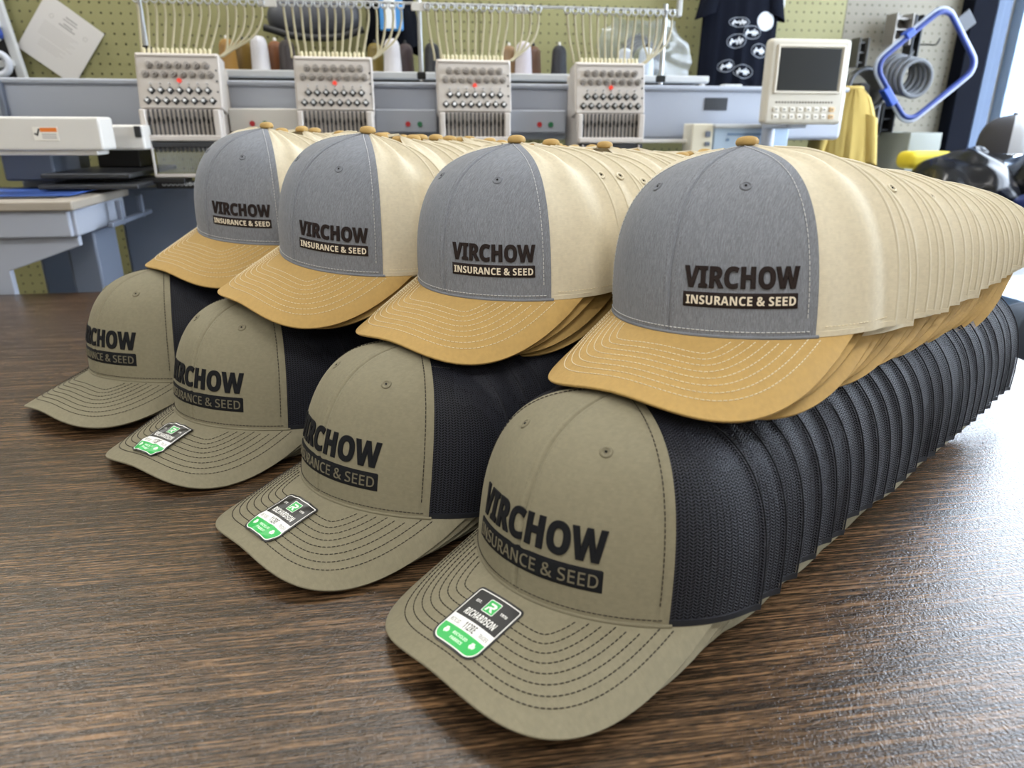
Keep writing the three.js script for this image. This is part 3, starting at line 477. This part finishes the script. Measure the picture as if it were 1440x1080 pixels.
    // rings on the rail and the thread tubes that come down from them
    for (let i = 0; i < 15; i++) {
      const rx = starts[h] + i * 0.0182, r = part('rail_ring', ringG, M.steel, rail); r.position.set(rx, 1.455, -1.788);
      const lim = x + 0.086, xt = rx > lim ? lim + (rx - lim) * 0.10 + 0.004 : lerp(rx, clamp(x - 0.066 + i * 0.0105, x - 0.08, lim), 0.35), bend = rx > lim ? (rx - lim) * 0.35 : 0;
      part('thread_tube', tube([[rx, 1.452, -1.79], [rx + 0.001, 1.43, -1.788], [lerp(rx, xt, 0.45) + bend * 0.6, 1.39, -1.775], [xt + (rx > lim ? 0.006 : 0), 1.352, -1.757], [xt - (rx > lim ? 0.008 : 0), 1.342, -1.752]], 0.0025, 14, 6), M.tube, mach);
    }
  });
  // switch boxes between the heads
  for (const [x0, x1, wht] of [[-0.373, -0.22, 1], [-0.045, 0.1, 0], [0.275, 0.415, 0]]) {
    const b = part('switch_box', bx(x1 - x0, 0.052, 0.05, (x0 + x1) / 2, 1.213, -1.82, 0.004), wht ? M.machineWhite : M.machineGrey, mach), c = (x0 + x1) / 2 + (wht ? -0.012 : 0.018);
    part('stop_button', cz(0.006, 0.0055, 0.008, c - 0.014, 1.206, -1.793), std('#b3202a', 0.4), b, 'red push button'); part('start_button', cz(0.006, 0.0055, 0.008, c + 0.014, 1.206, -1.793), std('#1b6b46', 0.4), b, 'green push button');
  }
  // left end: pillar, covered arm and table
  part('end_pillar', [bx(0.1, 0.5, 0.14, -0.78, 0.96, -1.845, 0.008), bx(0.1, 0.07, 0.14, -0.77, 1.125, -1.76, 0.006)], M.machineDark, mach);
  const cov = part('arm_cover', [bx(0.6, 0.062, 0.07, -0.862, 1.187, -1.585, 0.006), bx(0.58, 0.012, 0.06, -0.868, 1.153, -1.59, 0.004)], M.machineWhite, mach, 'white arm cover with warning label');
  { const c = document.createElement('canvas'); c.width = 128; c.height = 72; const g = c.getContext('2d'); g.fillStyle = '#e6e3dc'; g.fillRect(0, 0, 128, 72); g.fillStyle = '#e07a2c'; g.fillRect(38, 4, 86, 22); g.strokeStyle = '#222'; g.lineWidth = 9; g.beginPath(); g.moveTo(6, 34); g.lineTo(20, 42); g.lineTo(34, 10); g.stroke(); g.fillStyle = '#8a8a90'; for (const y of [36, 46, 56]) g.fillRect(44, y, 74, 4); const t = new THREE.CanvasTexture(c); t.colorSpace = THREE.SRGBColorSpace; part('warning_label', new THREE.BoxGeometry(0.044, 0.025, 0.0015).translate(-0.661, 1.187, -1.549), std('#ffffff', 0.5, { map: t }), cov); }
  part('arm', [bx(0.3, 0.05, 0.1, -0.67, 1.178, -1.71, 0.006)], M.machineWhite, mach); part('arm_stop', bx(0.012, 0.022, 0.01, -0.53, 1.19, -1.658, 0.002), M.black, mach);
  // right: name plate, control box, pale panel
  part('name_plate', bx(0.062, 0.03, 0.003, 0.824, 1.257, -1.8485, 0.001), M.darkSteel, mach);
  const cb = part('control_box', [bx(0.056, 0.075, 0.06, 0.755, 1.172, -1.785, 0.004)], std('#d9d3c0', 0.5), mach); part('box_switch', [bx(0.014, 0.014, 0.006, 0.768, 1.185, -1.753), bx(0.014, 0.01, 0.006, 0.768, 1.162, -1.753)], M.machineDark, cb);
  const sp = part('side_panel', [bx(0.2, 0.085, 0.07, 0.885, 1.16, -1.79, 0.004)], std('#a9bdd2', 0.4), mach); part('panel_cap', bx(0.21, 0.01, 0.08, 0.885, 1.204, -1.785, 0.003), M.rackWhite, sp);
  part('panel_print', [bx(0.11, 0.006, 0.0015, 0.875, 1.185, -1.754, 0.0005), cz(0.004, 0.004, 0.002, 0.822, 1.172, -1.754)], std('#6d86a6', 0.5), sp);
  part('side_bracket', bx(0.13, 0.008, 0.03, 0.665, 1.168, -1.80, 0.002), M.machineWhite, mach);
  part('beam_clip', [bx(0.012, 0.006, 0.02, 0.79, 1.302, -1.87), bx(0.05, 0.006, 0.03, 0.87, 1.302, -1.87)], M.rackWhite, mach);
}
// thread cones on the rack
{
  const cone = lathe([[0.0001, 0.08], [0.006, 0.0795], [0.012, 0.077], [0.0165, 0.071], [0.0185, 0.064], [0.0215, 0.004], [0.0205, 0], [0.0001, 0]], 24);
  const big = cone.clone().scale(1.05, 1.1, 1.05);
  const cones = [[-0.392, '#9c7430', 'golden tan'], [-0.36, '#7a5f1e', 'bronze'], [-0.317, '#d9d7dc', 'white'], [-0.284, '#7c4a26', 'copper brown'], [-0.252, '#2f2423', 'dark brown'], [-0.04, '#7c6a2a', 'old gold'], [0.003, '#dcd9de', 'white'], [0.037, '#3b2a2c', 'plum brown'], [0.103, '#10131c', 'black'], [0.305, '#9b7d5c', 'beige'], [0.338, '#d4cdd6', 'white'], [0.37, '#6a4a36', 'brown'], [0.432, '#0d1220', 'navy black'], [0.62, '#c6cdd8', 'pale grey'], [0.668, '#c6d2e2', 'pale blue']];
  cones.forEach(([x, c, n], i) => {
    const o = thing('thread_cone', `${n} thread cone standing on the machine rack, ${ORD[i]} from the left`, 'thread cone', [x, 1.318, -1.965 - (i % 2) * 0.034], i, 'thread cones on the machine rack');
    part('thread_winding', i === 2 || i === 6 || i === 10 ? big : cone, phys(c, 0.45, { bumpMap: satin, bumpScale: 0.0004, sheen: 0.3, sheenColor: new THREE.Color(c) }), o); part('cone_tip', lathe([[0.0001, 0.088], [0.003, 0.087], [0.005, 0.078], [0.0001, 0.078]], 12), i % 3 ? M.mattBlack : M.machineWhite, o);
  });
}
// the sewing table at the left end
{
  const o = thing('machine_table', 'pale grey steel machine table with angled bracket and blue sheet at left', 'table');
  part('table_top', bx(0.62, 0.018, 0.3, -0.91, 1.062, -1.6, 0.004), std('#a49c90', 0.5), o);
  part('top_mat', bx(0.56, 0.003, 0.24, -0.93, 1.0725, -1.62, 0.001), M.darkSteel, o);
  part('blue_sheet', bx(0.22, 0.003, 0.16, -0.74, 1.075, -1.6, 0.001), std('#4567b8', 0.4), o, 'blue sheet');
  part('drawer_front', [bx(0.6, 0.05, 0.02, -0.915, 1.028, -1.47, 0.004), bx(0.02, 0.05, 0.26, -0.617, 1.028, -1.6, 0.004)], M.machineGrey, o);
  part('bracket', extr([[-1.2, 1.0], [-0.614, 1.0], [-0.614, 0.986], [-0.748, 0.94], [-0.748, 0.3], [-1.2, 0.3]], 0.012, 0.002, 0, 0, -1.49), M.machineGrey, o);
  part('table_leg', bx(0.058, 1.0, 0.12, -0.645, 0.5, -1.62, 0.006), M.machineDark, o);
  part('table_leg', bx(0.06, 1.0, 0.1, -1.1, 0.5, -1.6, 0.006), M.machineDark, o);
  part('side_shelf', [bx(0.012, 0.01, 0.25, -0.58, 1.012, -1.68), bx(0.012, 0.05, 0.012, -0.58, 1.03, -1.62), bx(0.012, 0.05, 0.012, -0.58, 1.03, -1.75)], M.machineDark, o);
  part('brace_rod', tube([[-0.70, 0.98, -1.68], [-0.675, 0.7, -1.66]], 0.005, 6, 8), M.steel, o);
}
// the control monitor
{
  const o = thing('control_monitor', 'beige tilted control monitor with dark blank screen and keypad', 'monitor', [0.911, 1.297, -1.575], -0.03); o.rotation.x = -0.03;
  part('housing', bx(0.19, 0.176, 0.03, 0, 0, -0.012, 0.01), std('#cbc6ba', 0.45), o);
  part('screen', bx(0.142, 0.086, 0.003, 0.0, 0.025, 0.0035, 0.002), phys('#1e2123', 0.3), o);
  part('screen_bezel', [bx(0.158, 0.006, 0.006, 0, 0.072, 0.004), bx(0.158, 0.006, 0.006, 0, -0.022, 0.004), bx(0.006, 0.1, 0.006, -0.076, 0.025, 0.004), bx(0.006, 0.1, 0.006, 0.076, 0.025, 0.004)], std('#d2ccbf', 0.5), o);
  part('print_strip', Array.from({ length: 20 }, (_, i) => bx(0.004, 0.004, 0.001, -0.068 + i * 0.0069, -0.042, 0.0035, 0.0004)), std('#77736c', 0.6), o);
  for (let r = 0; r < 2; r++) for (let i = 0; i < 8; i++) { const k = part('key', bx(0.0125, 0.010, 0.004, -0.068 + i * 0.019, -0.057 - r * 0.015, 0.004, 0.0015), i === 7 ? std('#d9b88a', 0.5) : std('#e6e2d8', 0.5), o); part('key_mark', bx(0.005, 0.003, 0.001, -0.068 + i * 0.019, -0.057 - r * 0.015, 0.0062, 0.0004), std('#6c6a66', 0.6), k); }
  part('mount_arm', [bx(0.05, 0.03, 0.12, 0, -0.08, -0.08, 0.004), cy(0.016, 0.016, 0.16, 0, -0.09, -0.16)], M.machineGrey, o);
}
// instruction sheet pinned to the pegboard
{
  const c = document.createElement('canvas'); c.width = 256; c.height = 256; const g = c.getContext('2d'); g.fillStyle = '#c9c6c3'; g.fillRect(0, 0, 256, 256); g.fillStyle = '#8d8a88';
  g.fillRect(104, 34, 50, 5); g.fillRect(98, 46, 62, 4); for (const [y, w] of [[62, 40], [72, 70]]) g.fillRect(128 - w / 2, y, w, 5); g.fillStyle = '#b9b5b2'; for (let k = 0; k < 7; k++) g.fillRect(40, 96 + k * 9, 150 - (k % 3) * 14, 3); for (let k = 0; k < 4; k++) g.fillRect(60, 166 + k * 9, 110 - (k % 2) * 20, 3);
  g.strokeStyle = '#a5a2a0'; g.lineWidth = 2; for (const x of [56, 206]) { g.beginPath(); g.arc(x, 66, 8, 0, 7); g.stroke(); }
  const t = new THREE.CanvasTexture(c); t.colorSpace = THREE.SRGBColorSpace;
  const o = thing('instruction_sheet', 'white printed instruction card hung tilted on the green pegboard', 'sign', [-0.886, 1.416, -2.283]); o.rotation.z = -0.66;
  part('card', new THREE.BoxGeometry(0.158, 0.166, 0.004), std('#ffffff', 0.6, { map: t }), o);
}
// white wire rack with spools at the far left
{
  const o = thing('spool_rack', 'white tilted hanging spool rack at the left edge of the pegboard', 'rack', [-0.998, 1.40, -2.255]); o.rotation.z = 0.12;
  part('side_rail', bx(0.022, 0.5, 0.02, 0, 0.06, 0, 0.003), M.rackWhite, o); part('side_rail', bx(0.022, 0.5, 0.02, -0.26, 0.06, 0, 0.003), M.rackWhite, o);
  for (let k = 0; k < 5; k++) part('rack_shelf', bx(0.25, 0.018, 0.05, -0.13, -0.14 + k * 0.095, 0.0, 0.003), M.rackWhite, o);
  part('back_panel', bx(0.26, 0.5, 0.006, -0.13, 0.06, -0.018, 0.002), M.mattBlack, o);
  const s = thing('thread_spool', 'royal blue thread spool in the white rack', 'spool', [-1.02, 1.437, -2.215]); s.rotation.z = 0.3; part('spool_winding', lathe([[0.0001, 0.03], [0.014, 0.03], [0.018, 0.02], [0.018, -0.02], [0.014, -0.03], [0.0001, -0.03]]), std('#1f3f92', 0.4), s); part('spool_core', cy(0.006, 0.006, 0.066), M.machineWhite, s);
  const a = thing('tape_roll', 'pale grey tape roll standing in the white rack', 'tape', [-1.022, 1.35, -2.21]); part('roll', new THREE.TorusGeometry(0.026, 0.009, 14, 30), std('#c3c8d4', 0.5), a); part('roll_core', new THREE.TorusGeometry(0.0185, 0.003, 8, 24), M.machineDark, a);
}
// shirts
function shirt(name, label, x, yTop, yBot, half, zz, mat, depth, lean = 0, turn = 0) {
  const o = thing(name, label, 'shirt', [x, 0, zz], turn), n = 56, m = 26, rows = [];
  const wAt = (y) => { const v = (yTop - y) / (yTop - yBot); return v < 0.16 ? lerp(half * 0.42, half, (v / 0.16) ** 0.55) : half * (1 + 0.06 * (v - 0.16)); };
  for (let j = 0; j <= m; j++) { const y = lerp(yTop, yBot, j / m), w = wAt(y), r = []; for (let i = 0; i <= n; i++) { const a = i / n * Math.PI * 2, cx = Math.cos(a), cs = Math.sin(a), fold = 1 + 0.25 * Math.sin(cx * 17 + j * 0.05) * (j / m) + 0.12 * Math.sin(cx * 31 + 2); r.push({ p: V(cx * w + lean * j / m, y, cs * depth * (0.6 + 0.4 * j / m) * fold), u: 0.5 + cx * w / (2.2 * half), v: (y - yBot) / (yTop - yBot) }); } rows.push(r); }
  const b = part('shirt_body', gridGeo(rows, true), mat, o);
  const s0 = yTop - 0.07;
  for (const s of [-1, 1]) { const rowsS = []; for (let k = 0; k <= 6; k++) { const f = k / 6, r = []; for (let i = 0; i <= 20; i++) { const a = i / 20 * Math.PI * 2; r.push({ p: V(s * (half * 0.7 + f * half * 0.24) + Math.cos(a) * half * 0.27, s0 - f * 0.125 + Math.cos(a) * half * 0.10 * s * -1, Math.sin(a) * depth * 0.8), u: 0.02, v: 0.02 }); } rowsS.push(r); } part('sleeve', gridGeo(rowsS), mat, o); }
  part('collar', new THREE.TorusGeometry(half * 0.36, 0.007, 8, 28).rotateX(Math.PI / 2).scale(1, 1, 0.4).translate(0, yTop + 0.002, 0), mat, o);
  return o;
}
{
  const c = document.createElement('canvas'); c.width = 512; c.height = 768; const g = c.getContext('2d'); g.fillStyle = '#12151f'; g.fillRect(0, 0, 512, 768);
  const spots = [[225, 402, 62, 30, -0.08], [318, 365, 58, 28, 0.05], [380, 440, 56, 30, 0.08], [178, 506, 54, 26, -0.1], [286, 528, 62, 30, 0.08], [232, 325, 66, 20, 0], [400, 318, 58, 40, 0.05]];
  spots.forEach(([x, y, w, h, a], i) => { g.save(); g.translate(x, y); g.rotate(a); g.scale(1, 1); g.strokeStyle = '#9aa0aa'; g.lineWidth = 3; g.beginPath(); g.ellipse(0, 0, w / 1.05, h / 1.05, 0, 0, 7); g.stroke(); if (i === 6) { g.fillStyle = '#cdd2d8'; g.fill(); } g.lineWidth = 7; g.strokeStyle = '#d3d7dd'; g.beginPath(); for (let k = 0; k <= 40; k++) { const q = k / 40; const px = lerp(-w * 0.66, w * 0.66, q), py = Math.sin(q * 34) * h * 0.42 * (0.5 + 0.5 * Math.cos(q * 9)); k ? g.lineTo(px, py) : g.moveTo(px, py); } g.stroke(); g.restore(); });
  const t = new THREE.CanvasTexture(c); t.colorSpace = THREE.SRGBColorSpace;
  shirt('hanging_shirt', 'navy black t-shirt printed with white oval logos, hung on the pegboard', 1.026, 1.70, 1.20, 0.116, -2.19, phys('#ffffff', 0.95, { map: t, specularIntensity: 0.15 }), 0.03);
  shirt('hanging_shirt', 'yellow shirt hanging below the control monitor', 1.262, 1.30, 0.72, 0.085, -1.95, std('#b79f58', 0.9), 0.05, 0.02, -0.15);
}
// hoops, bags and fixtures hung on the pegboards
function hoopGeo(w, h, r, t) { const pts = []; for (let k = 0; k < 40; k++) { const a = k / 40 * Math.PI * 2, c = Math.cos(a), s = Math.sin(a); pts.push([Math.sign(c) * (w / 2 - r) + c * r, Math.sign(s) * (h / 2 - r) + s * r, 0]); } return tube(pts, t, 120, 8, true); }
{
  const o = thing('embroidery_hoop', 'blue and white square hoop hung tilted on the cream pegboard', 'hoop', [1.608, 1.376, -2.12], -0.06); o.rotation.z = -0.75;
  o.rotation.z = 0.70; part('outer_ring', hoopGeo(0.27, 0.232, 0.045, 0.0058), std('#98a0b0', 0.4), o); part('inner_ring', hoopGeo(0.252, 0.214, 0.040, 0.0075).translate(0, 0, 0.005), std('#16317c', 0.45), o);
  part('hoop_clamp', bx(0.03, 0.022, 0.03, 0, 0.114, 0, 0.004), std('#1f47a8', 0.4), o); part('hoop_clamp', bx(0.022, 0.06, 0.03, -0.134, 0.0, 0, 0.004), std('#1f47a8', 0.4), o); part('hoop_tab', bx(0.045, 0.05, 0.006, 0.158, 0.03, 0, 0.003), M.darkSteel, o);
}
{
  const o = thing('white_hoop', 'white hoop frame hung at the right of the pegboard, half out of view', 'hoop', [1.075, 1.55, -2.255]);
  part('ring', new THREE.TorusGeometry(0.115, 0.006, 8, 40).scale(1, 0.8, 1), M.rackWhite, o); part('inner_ring', new THREE.TorusGeometry(0.1, 0.004, 8, 40).scale(1, 0.8, 1), M.rackWhite, o);
}
{
  const o = thing('plastic_bag', 'clear crumpled plastic bag hung behind the fourth sewing head', 'bag', [0.715, 1.385, -2.13]), n = 18, rows = [];
  for (let j = 0; j <= n; j++) { const r = []; for (let i = 0; i <= n; i++) { const u = i / n - 0.5, v = j / n - 0.5, w = Math.cos(v * 1.9) * 0.5 + 0.55; r.push({ p: V(u * 0.25 * w + 0.03 * (noise(i * 0.35, j * 0.35, 5) - 0.5) + v * -0.02, v * 0.19 + 0.02 * (noise(i * 0.4 + 7, j * 0.4, 6) - 0.5), 0.05 * Math.cos(u * 3) + 0.035 * (noise(i * 0.45, j * 0.5, 7) - 0.5)), u: u * 0.2, v: v * 0.2 }); } rows.push(r); }
  part('bag_film', gridGeo(rows), phys('#d5dbe0', 0.2, { transmission: 0.85, thickness: 0 }), o);
  const h = thing('hoop_stack', 'stack of dark hoop frames standing inside the plastic bag', 'hoop', [0.71, 1.375, -2.17]);
  for (let k = 0; k < 4; k++) part('hoop_frame', new THREE.TorusGeometry(0.07 - k * 0.004, 0.006, 8, 30).scale(0.75, 1, 1).translate(0.012 * k, 0, -0.012 * k), k % 2 ? M.darkSteel : M.mattBlack, h); part('hanger_hook', tube([[0, 0.07, -0.122], [0, 0.066, -0.03], [0, 0.075, 0.01]], 0.003, 10, 6), M.steel, h);
}
{
  const o = thing('cap_frame_stack', 'stack of grey round cap frames hung behind the blue hoop', 'hoop', [1.585, 1.36, -2.22]);
  for (let k = 0; k < 5; k++) part('cap_frame', new THREE.TorusGeometry(0.052, 0.0075, 10, 36).translate(0.009 * k, -0.004 * k, 0.012 * k), k % 2 ? std('#686c72', 0.4) : std('#5a5e64', 0.45), o); part('hanger_hook', tube([[0, 0.05, -0.05], [0, 0.045, 0.05], [0, 0.06, 0.065]], 0.003, 10, 6), M.steel, o);
}
for (const [n, l, x, y, w, h, d, m, z] of [['metal_bracket', 'tall grey metal bracket on the cream pegboard above the cap frames', 1.578, 1.487, 0.062, 0.09, 0.05, std('#8d8a86', 0.4, { metalness: 0.5 }), -2.26], ['metal_bracket', 'dark narrow bracket beside the tall grey bracket', 1.636, 1.47, 0.03, 0.12, 0.04, M.darkSteel, -2.26], ['metal_bracket', 'dark slotted bracket right of the control monitor', 1.46, 1.42, 0.036, 0.085, 0.04, std('#4a4a48', 0.5), -2.26], ['metal_bracket', 'black finned bracket below the blue hoop', 1.572, 1.225, 0.05, 0.1, 0.05, M.mattBlack, -2.25], ['metal_bracket', 'grey angled bracket above the yellow shirt', 1.505, 1.26, 0.055, 0.1, 0.06, std('#77787c', 0.45), -2.25]]) {
  const o = thing(n, l, 'bracket', [x, y, z]); part('bracket_body', [bx(w, h, 0.006, 0, 0, 0, 0.002), bx(0.006, h, d, -w / 2 + 0.003, 0, d / 2, 0.002), bx(0.006, h, d, w / 2 - 0.003, 0, d / 2, 0.002)], m, o); for (let k = 0; k < 3; k++) part('bracket_fin', bx(w - 0.012, 0.005, d * 0.7, 0, -h / 2 + h * (k + 0.5) / 3, d * 0.4, 0.001), m, o);
}
{
  const o = thing('cap_driver', 'grey metal cap driver cylinder hung beside the control monitor', 'fixture', [1.45, 1.31, -2.2]); part('drum', new THREE.CylinderGeometry(0.06, 0.06, 0.09, 36, 1, true).rotateX(1.35).rotateZ(0.5), std('#7f8186', 0.35, { metalness: 0.6 }), o); part('drum_rim', new THREE.TorusGeometry(0.06, 0.006, 8, 36).rotateX(-0.2).translate(0, 0, 0.045), M.darkSteel, o); part('drum_hub', cz(0.02, 0.02, 0.06), M.mattBlack, o);
  const b = thing('parts_bin', 'grey plastic parts bin hung low on the cream pegboard', 'bin', [1.64, 1.12, -2.19]), pl = std('#8d928e', 0.5);
  part('bin_front', bx(0.11, 0.13, 0.006, 0, 0, 0.09, 0.002), pl, b); part('bin_side', bx(0.006, 0.13, 0.18, 0.053, 0, 0, 0.002), std('#6d716e', 0.5), b); part('bin_side', bx(0.006, 0.13, 0.18, -0.053, 0, 0, 0.002), pl, b); part('bin_bottom', bx(0.11, 0.006, 0.18, 0, -0.062, 0, 0.002), pl, b); part('bin_back', bx(0.11, 0.13, 0.006, 0, 0, -0.09, 0.002), pl, b);
  for (const [i, x, y] of [[0, 1.69, 1.452], [1, 1.676, 1.365]]) { const p = thing('peg_hook', i ? 'lower steel peg hook seen through the blue hoop' : 'upper steel peg hook seen through the blue hoop', 'hook', [x, y, -2.292]); part('hook_wire', tube([[0, 0, 0], [0.005, -0.004, 0.05], [0.012, -0.006, 0.08], [0.012, 0.01, 0.09]], 0.0025, 14, 6), M.darkSteel, p); }
}
// folded dark garment and packets hung behind the second head
{
  const o = thing('garment_bag', 'charcoal rolled garment bag hung behind the second sewing head', 'bag', [-0.2, 1.475, -2.2]);
  const g = new THREE.CapsuleGeometry(0.055, 0.14, 10, 26).rotateZ(Math.PI / 2 + 0.03).scale(1, 0.95, 0.9), p = g.attributes.position; for (let i = 0; i < p.count; i++) { const k = 1 + 0.1 * (noise(p.getX(i) * 30, p.getY(i) * 40, 17) - 0.5); p.setXYZ(i, p.getX(i), p.getY(i) * k, p.getZ(i) * k); } g.computeVertexNormals();
  part('bag_body', g, std('#3c3e45', 0.55), o); part('bag_trim', tube([[-0.13, -0.03, 0.045], [-0.05, -0.05, 0.05], [0.06, -0.05, 0.05], [0.13, -0.03, 0.045]], 0.009, 20, 8), M.black, o); part('bag_strap', bx(0.02, 0.18, 0.004, 0.02, 0.12, 0, 0.001), M.black, o);
  const k = thing('folded_jacket', 'black jacket hung beside the charcoal bag', 'jacket', [0.0, 1.47, -2.21]);
  const jr = []; for (let j = 0; j <= 14; j++) { const r = []; for (let i = 0; i <= 24; i++) { const a = i / 24 * Math.PI * 2, v = j / 14; r.push({ p: V(Math.cos(a) * (0.05 + 0.03 * v) + 0.012 * v, 0.16 - v * 0.23 + 0.012 * Math.sin(a * 3), Math.sin(a) * 0.035 * (1 + 0.3 * Math.sin(a * 7))), u: i * 0.01, v: v * 0.2 }); } jr.push(r); } part('jacket_body', gridGeo(jr, true), phys('#0a0d14', 0.9, { specularIntensity: 0.2 }), k);
  const b = thing('packet', 'blue and white printed packet hung in front of the black jacket', 'packet', [0.006, 1.476, -2.135]); part('packet_pouch', bx(0.062, 0.09, 0.012, 0, 0.01, 0, 0.005), std('#3d86c6', 0.4), b); part('packet_label', bx(0.03, 0.07, 0.003, -0.004, 0.005, 0.006, 0.001), std('#dfe2e4', 0.5), b); part('packet_hanger', tube([[0, 0.05, 0], [0, 0.075, 0.004], [0, 0.08, -0.06]], 0.002, 8, 6), M.steel, b);
}
// right: side table with glossy black bags, a cap and boots
{
  const o = thing('side_table', 'white edged side table by the window under the glossy black bags', 'table', [0, 0, 0]);
  part('table_top', bx(0.56, 0.022, 0.62, 1.66, 0.945, -1.84, 0.004), M.rackWhite, o); for (const x of [1.42, 1.9]) for (const z of [-2.1, -1.58]) part('table_leg', bx(0.03, 0.934, 0.03, x, 0.467, z, 0.003), M.steel, o);
  part('lower_shelf', bx(0.5, 0.016, 0.56, 1.66, 0.84, -1.84, 0.003), M.rackWhite, o);
  const lump = (rx, ry, rz, s, amp) => { const g = new THREE.SphereGeometry(1, 64, 44), p = g.attributes.position; for (let i = 0; i < p.count; i++) { const v = V(p.getX(i), p.getY(i), p.getZ(i)); const k = 1 + amp * (noise(v.x * 1.9 + s, v.y * 2.1 + v.z * 1.6, s) - 0.5) + amp * 0.3 * (noise(v.x * 3.4 + v.y * 2.4, v.z * 3.7 + s, s + 1) - 0.5); p.setXYZ(i, v.x * rx * k, Math.max(v.y, -0.75) * ry * k, v.z * rz * k); } g.computeVertexNormals(); return g; };
  const gloss = phys('#0b0d14', 0.22);
  for (const [x, y, z, rx, ry, rz, s, m, l] of [[1.56, 1.035, -1.82, 0.13, 0.105, 0.13, 3, gloss, 'glossy black bag of garments, left of the pile on the side table'], [1.78, 1.03, -1.78, 0.13, 0.12, 0.14, 8, gloss, 'glossy black bag of garments, right of the pile on the side table'], [1.70, 0.995, -1.63, 0.1, 0.062, 0.09, 13, phys('#101c4c', 0.35), 'royal blue glossy bag in front of the black bags']]) { const b = thing('garment_bag', l, 'bag', [x, y, z]); part('bag_body', lump(rx, ry, rz, s, 0.34), m, b); part('bag_neck', lump(rx * 0.25, ry * 0.2, rz * 0.25, s + 2, 0.4).translate(0.02, ry * 0.92, 0), m, b); }
  const y = thing('folded_cloth', 'bright yellow folded cloth tucked behind the black bags', 'cloth', [1.56, 1.11, -1.98]); part('cloth_fold', bx(0.15, 0.05, 0.08, 0, 0, 0, 0.02), std('#d9c434', 0.7), y);
}
function extraCap(label, front, side, brim, pos, yaw, sc = 1) {
  const o = thing('trucker_cap', label, 'cap', pos, yaw); o.scale.setScalar(sc);
  for (const s of [0, 1]) part('front_panel', GEO.frontHi[s], front, o); for (const s of [0, 1]) { part('side_panel', GEO.sideLo[0][1][s], side, o); part('inner_back', GEO.inner[0][s], side, o); } part('brim', GEO.brimLo, brim, o); part('button', GEO.button, front, o); return o;
}
extraCap('charcoal cap with pale mesh back lying on the black bags', std('#3a393c', 0.85), std('#b9bcc2', 0.8), std('#15161a', 0.8), [1.72, 1.135, -1.86], -1.75, 0.85);
{
  const o = thing('stool', 'low round stool at the right end of the table', 'stool', [1.36, 0, -1.28]); part('seat', cy(0.17, 0.16, 0.05, 0, 0.695, 0, 36), M.mattBlack, o); for (let k = 0; k < 4; k++) { const a = k * Math.PI / 2 + 0.5; part('leg', tube([[Math.cos(a) * 0.12, 0.68, Math.sin(a) * 0.12], [Math.cos(a) * 0.17, 0.0, Math.sin(a) * 0.17]], 0.011, 6, 10), M.steel, o); }
  extraCap('slate blue cap with tan brim lying on the low stool', std('#39424f', 0.8), std('#2a313c', 0.8), std('#a5896a', 0.8), [1.35, 0.735, -1.27], -2.2, 1);
}
renderer.render(scene, camera);
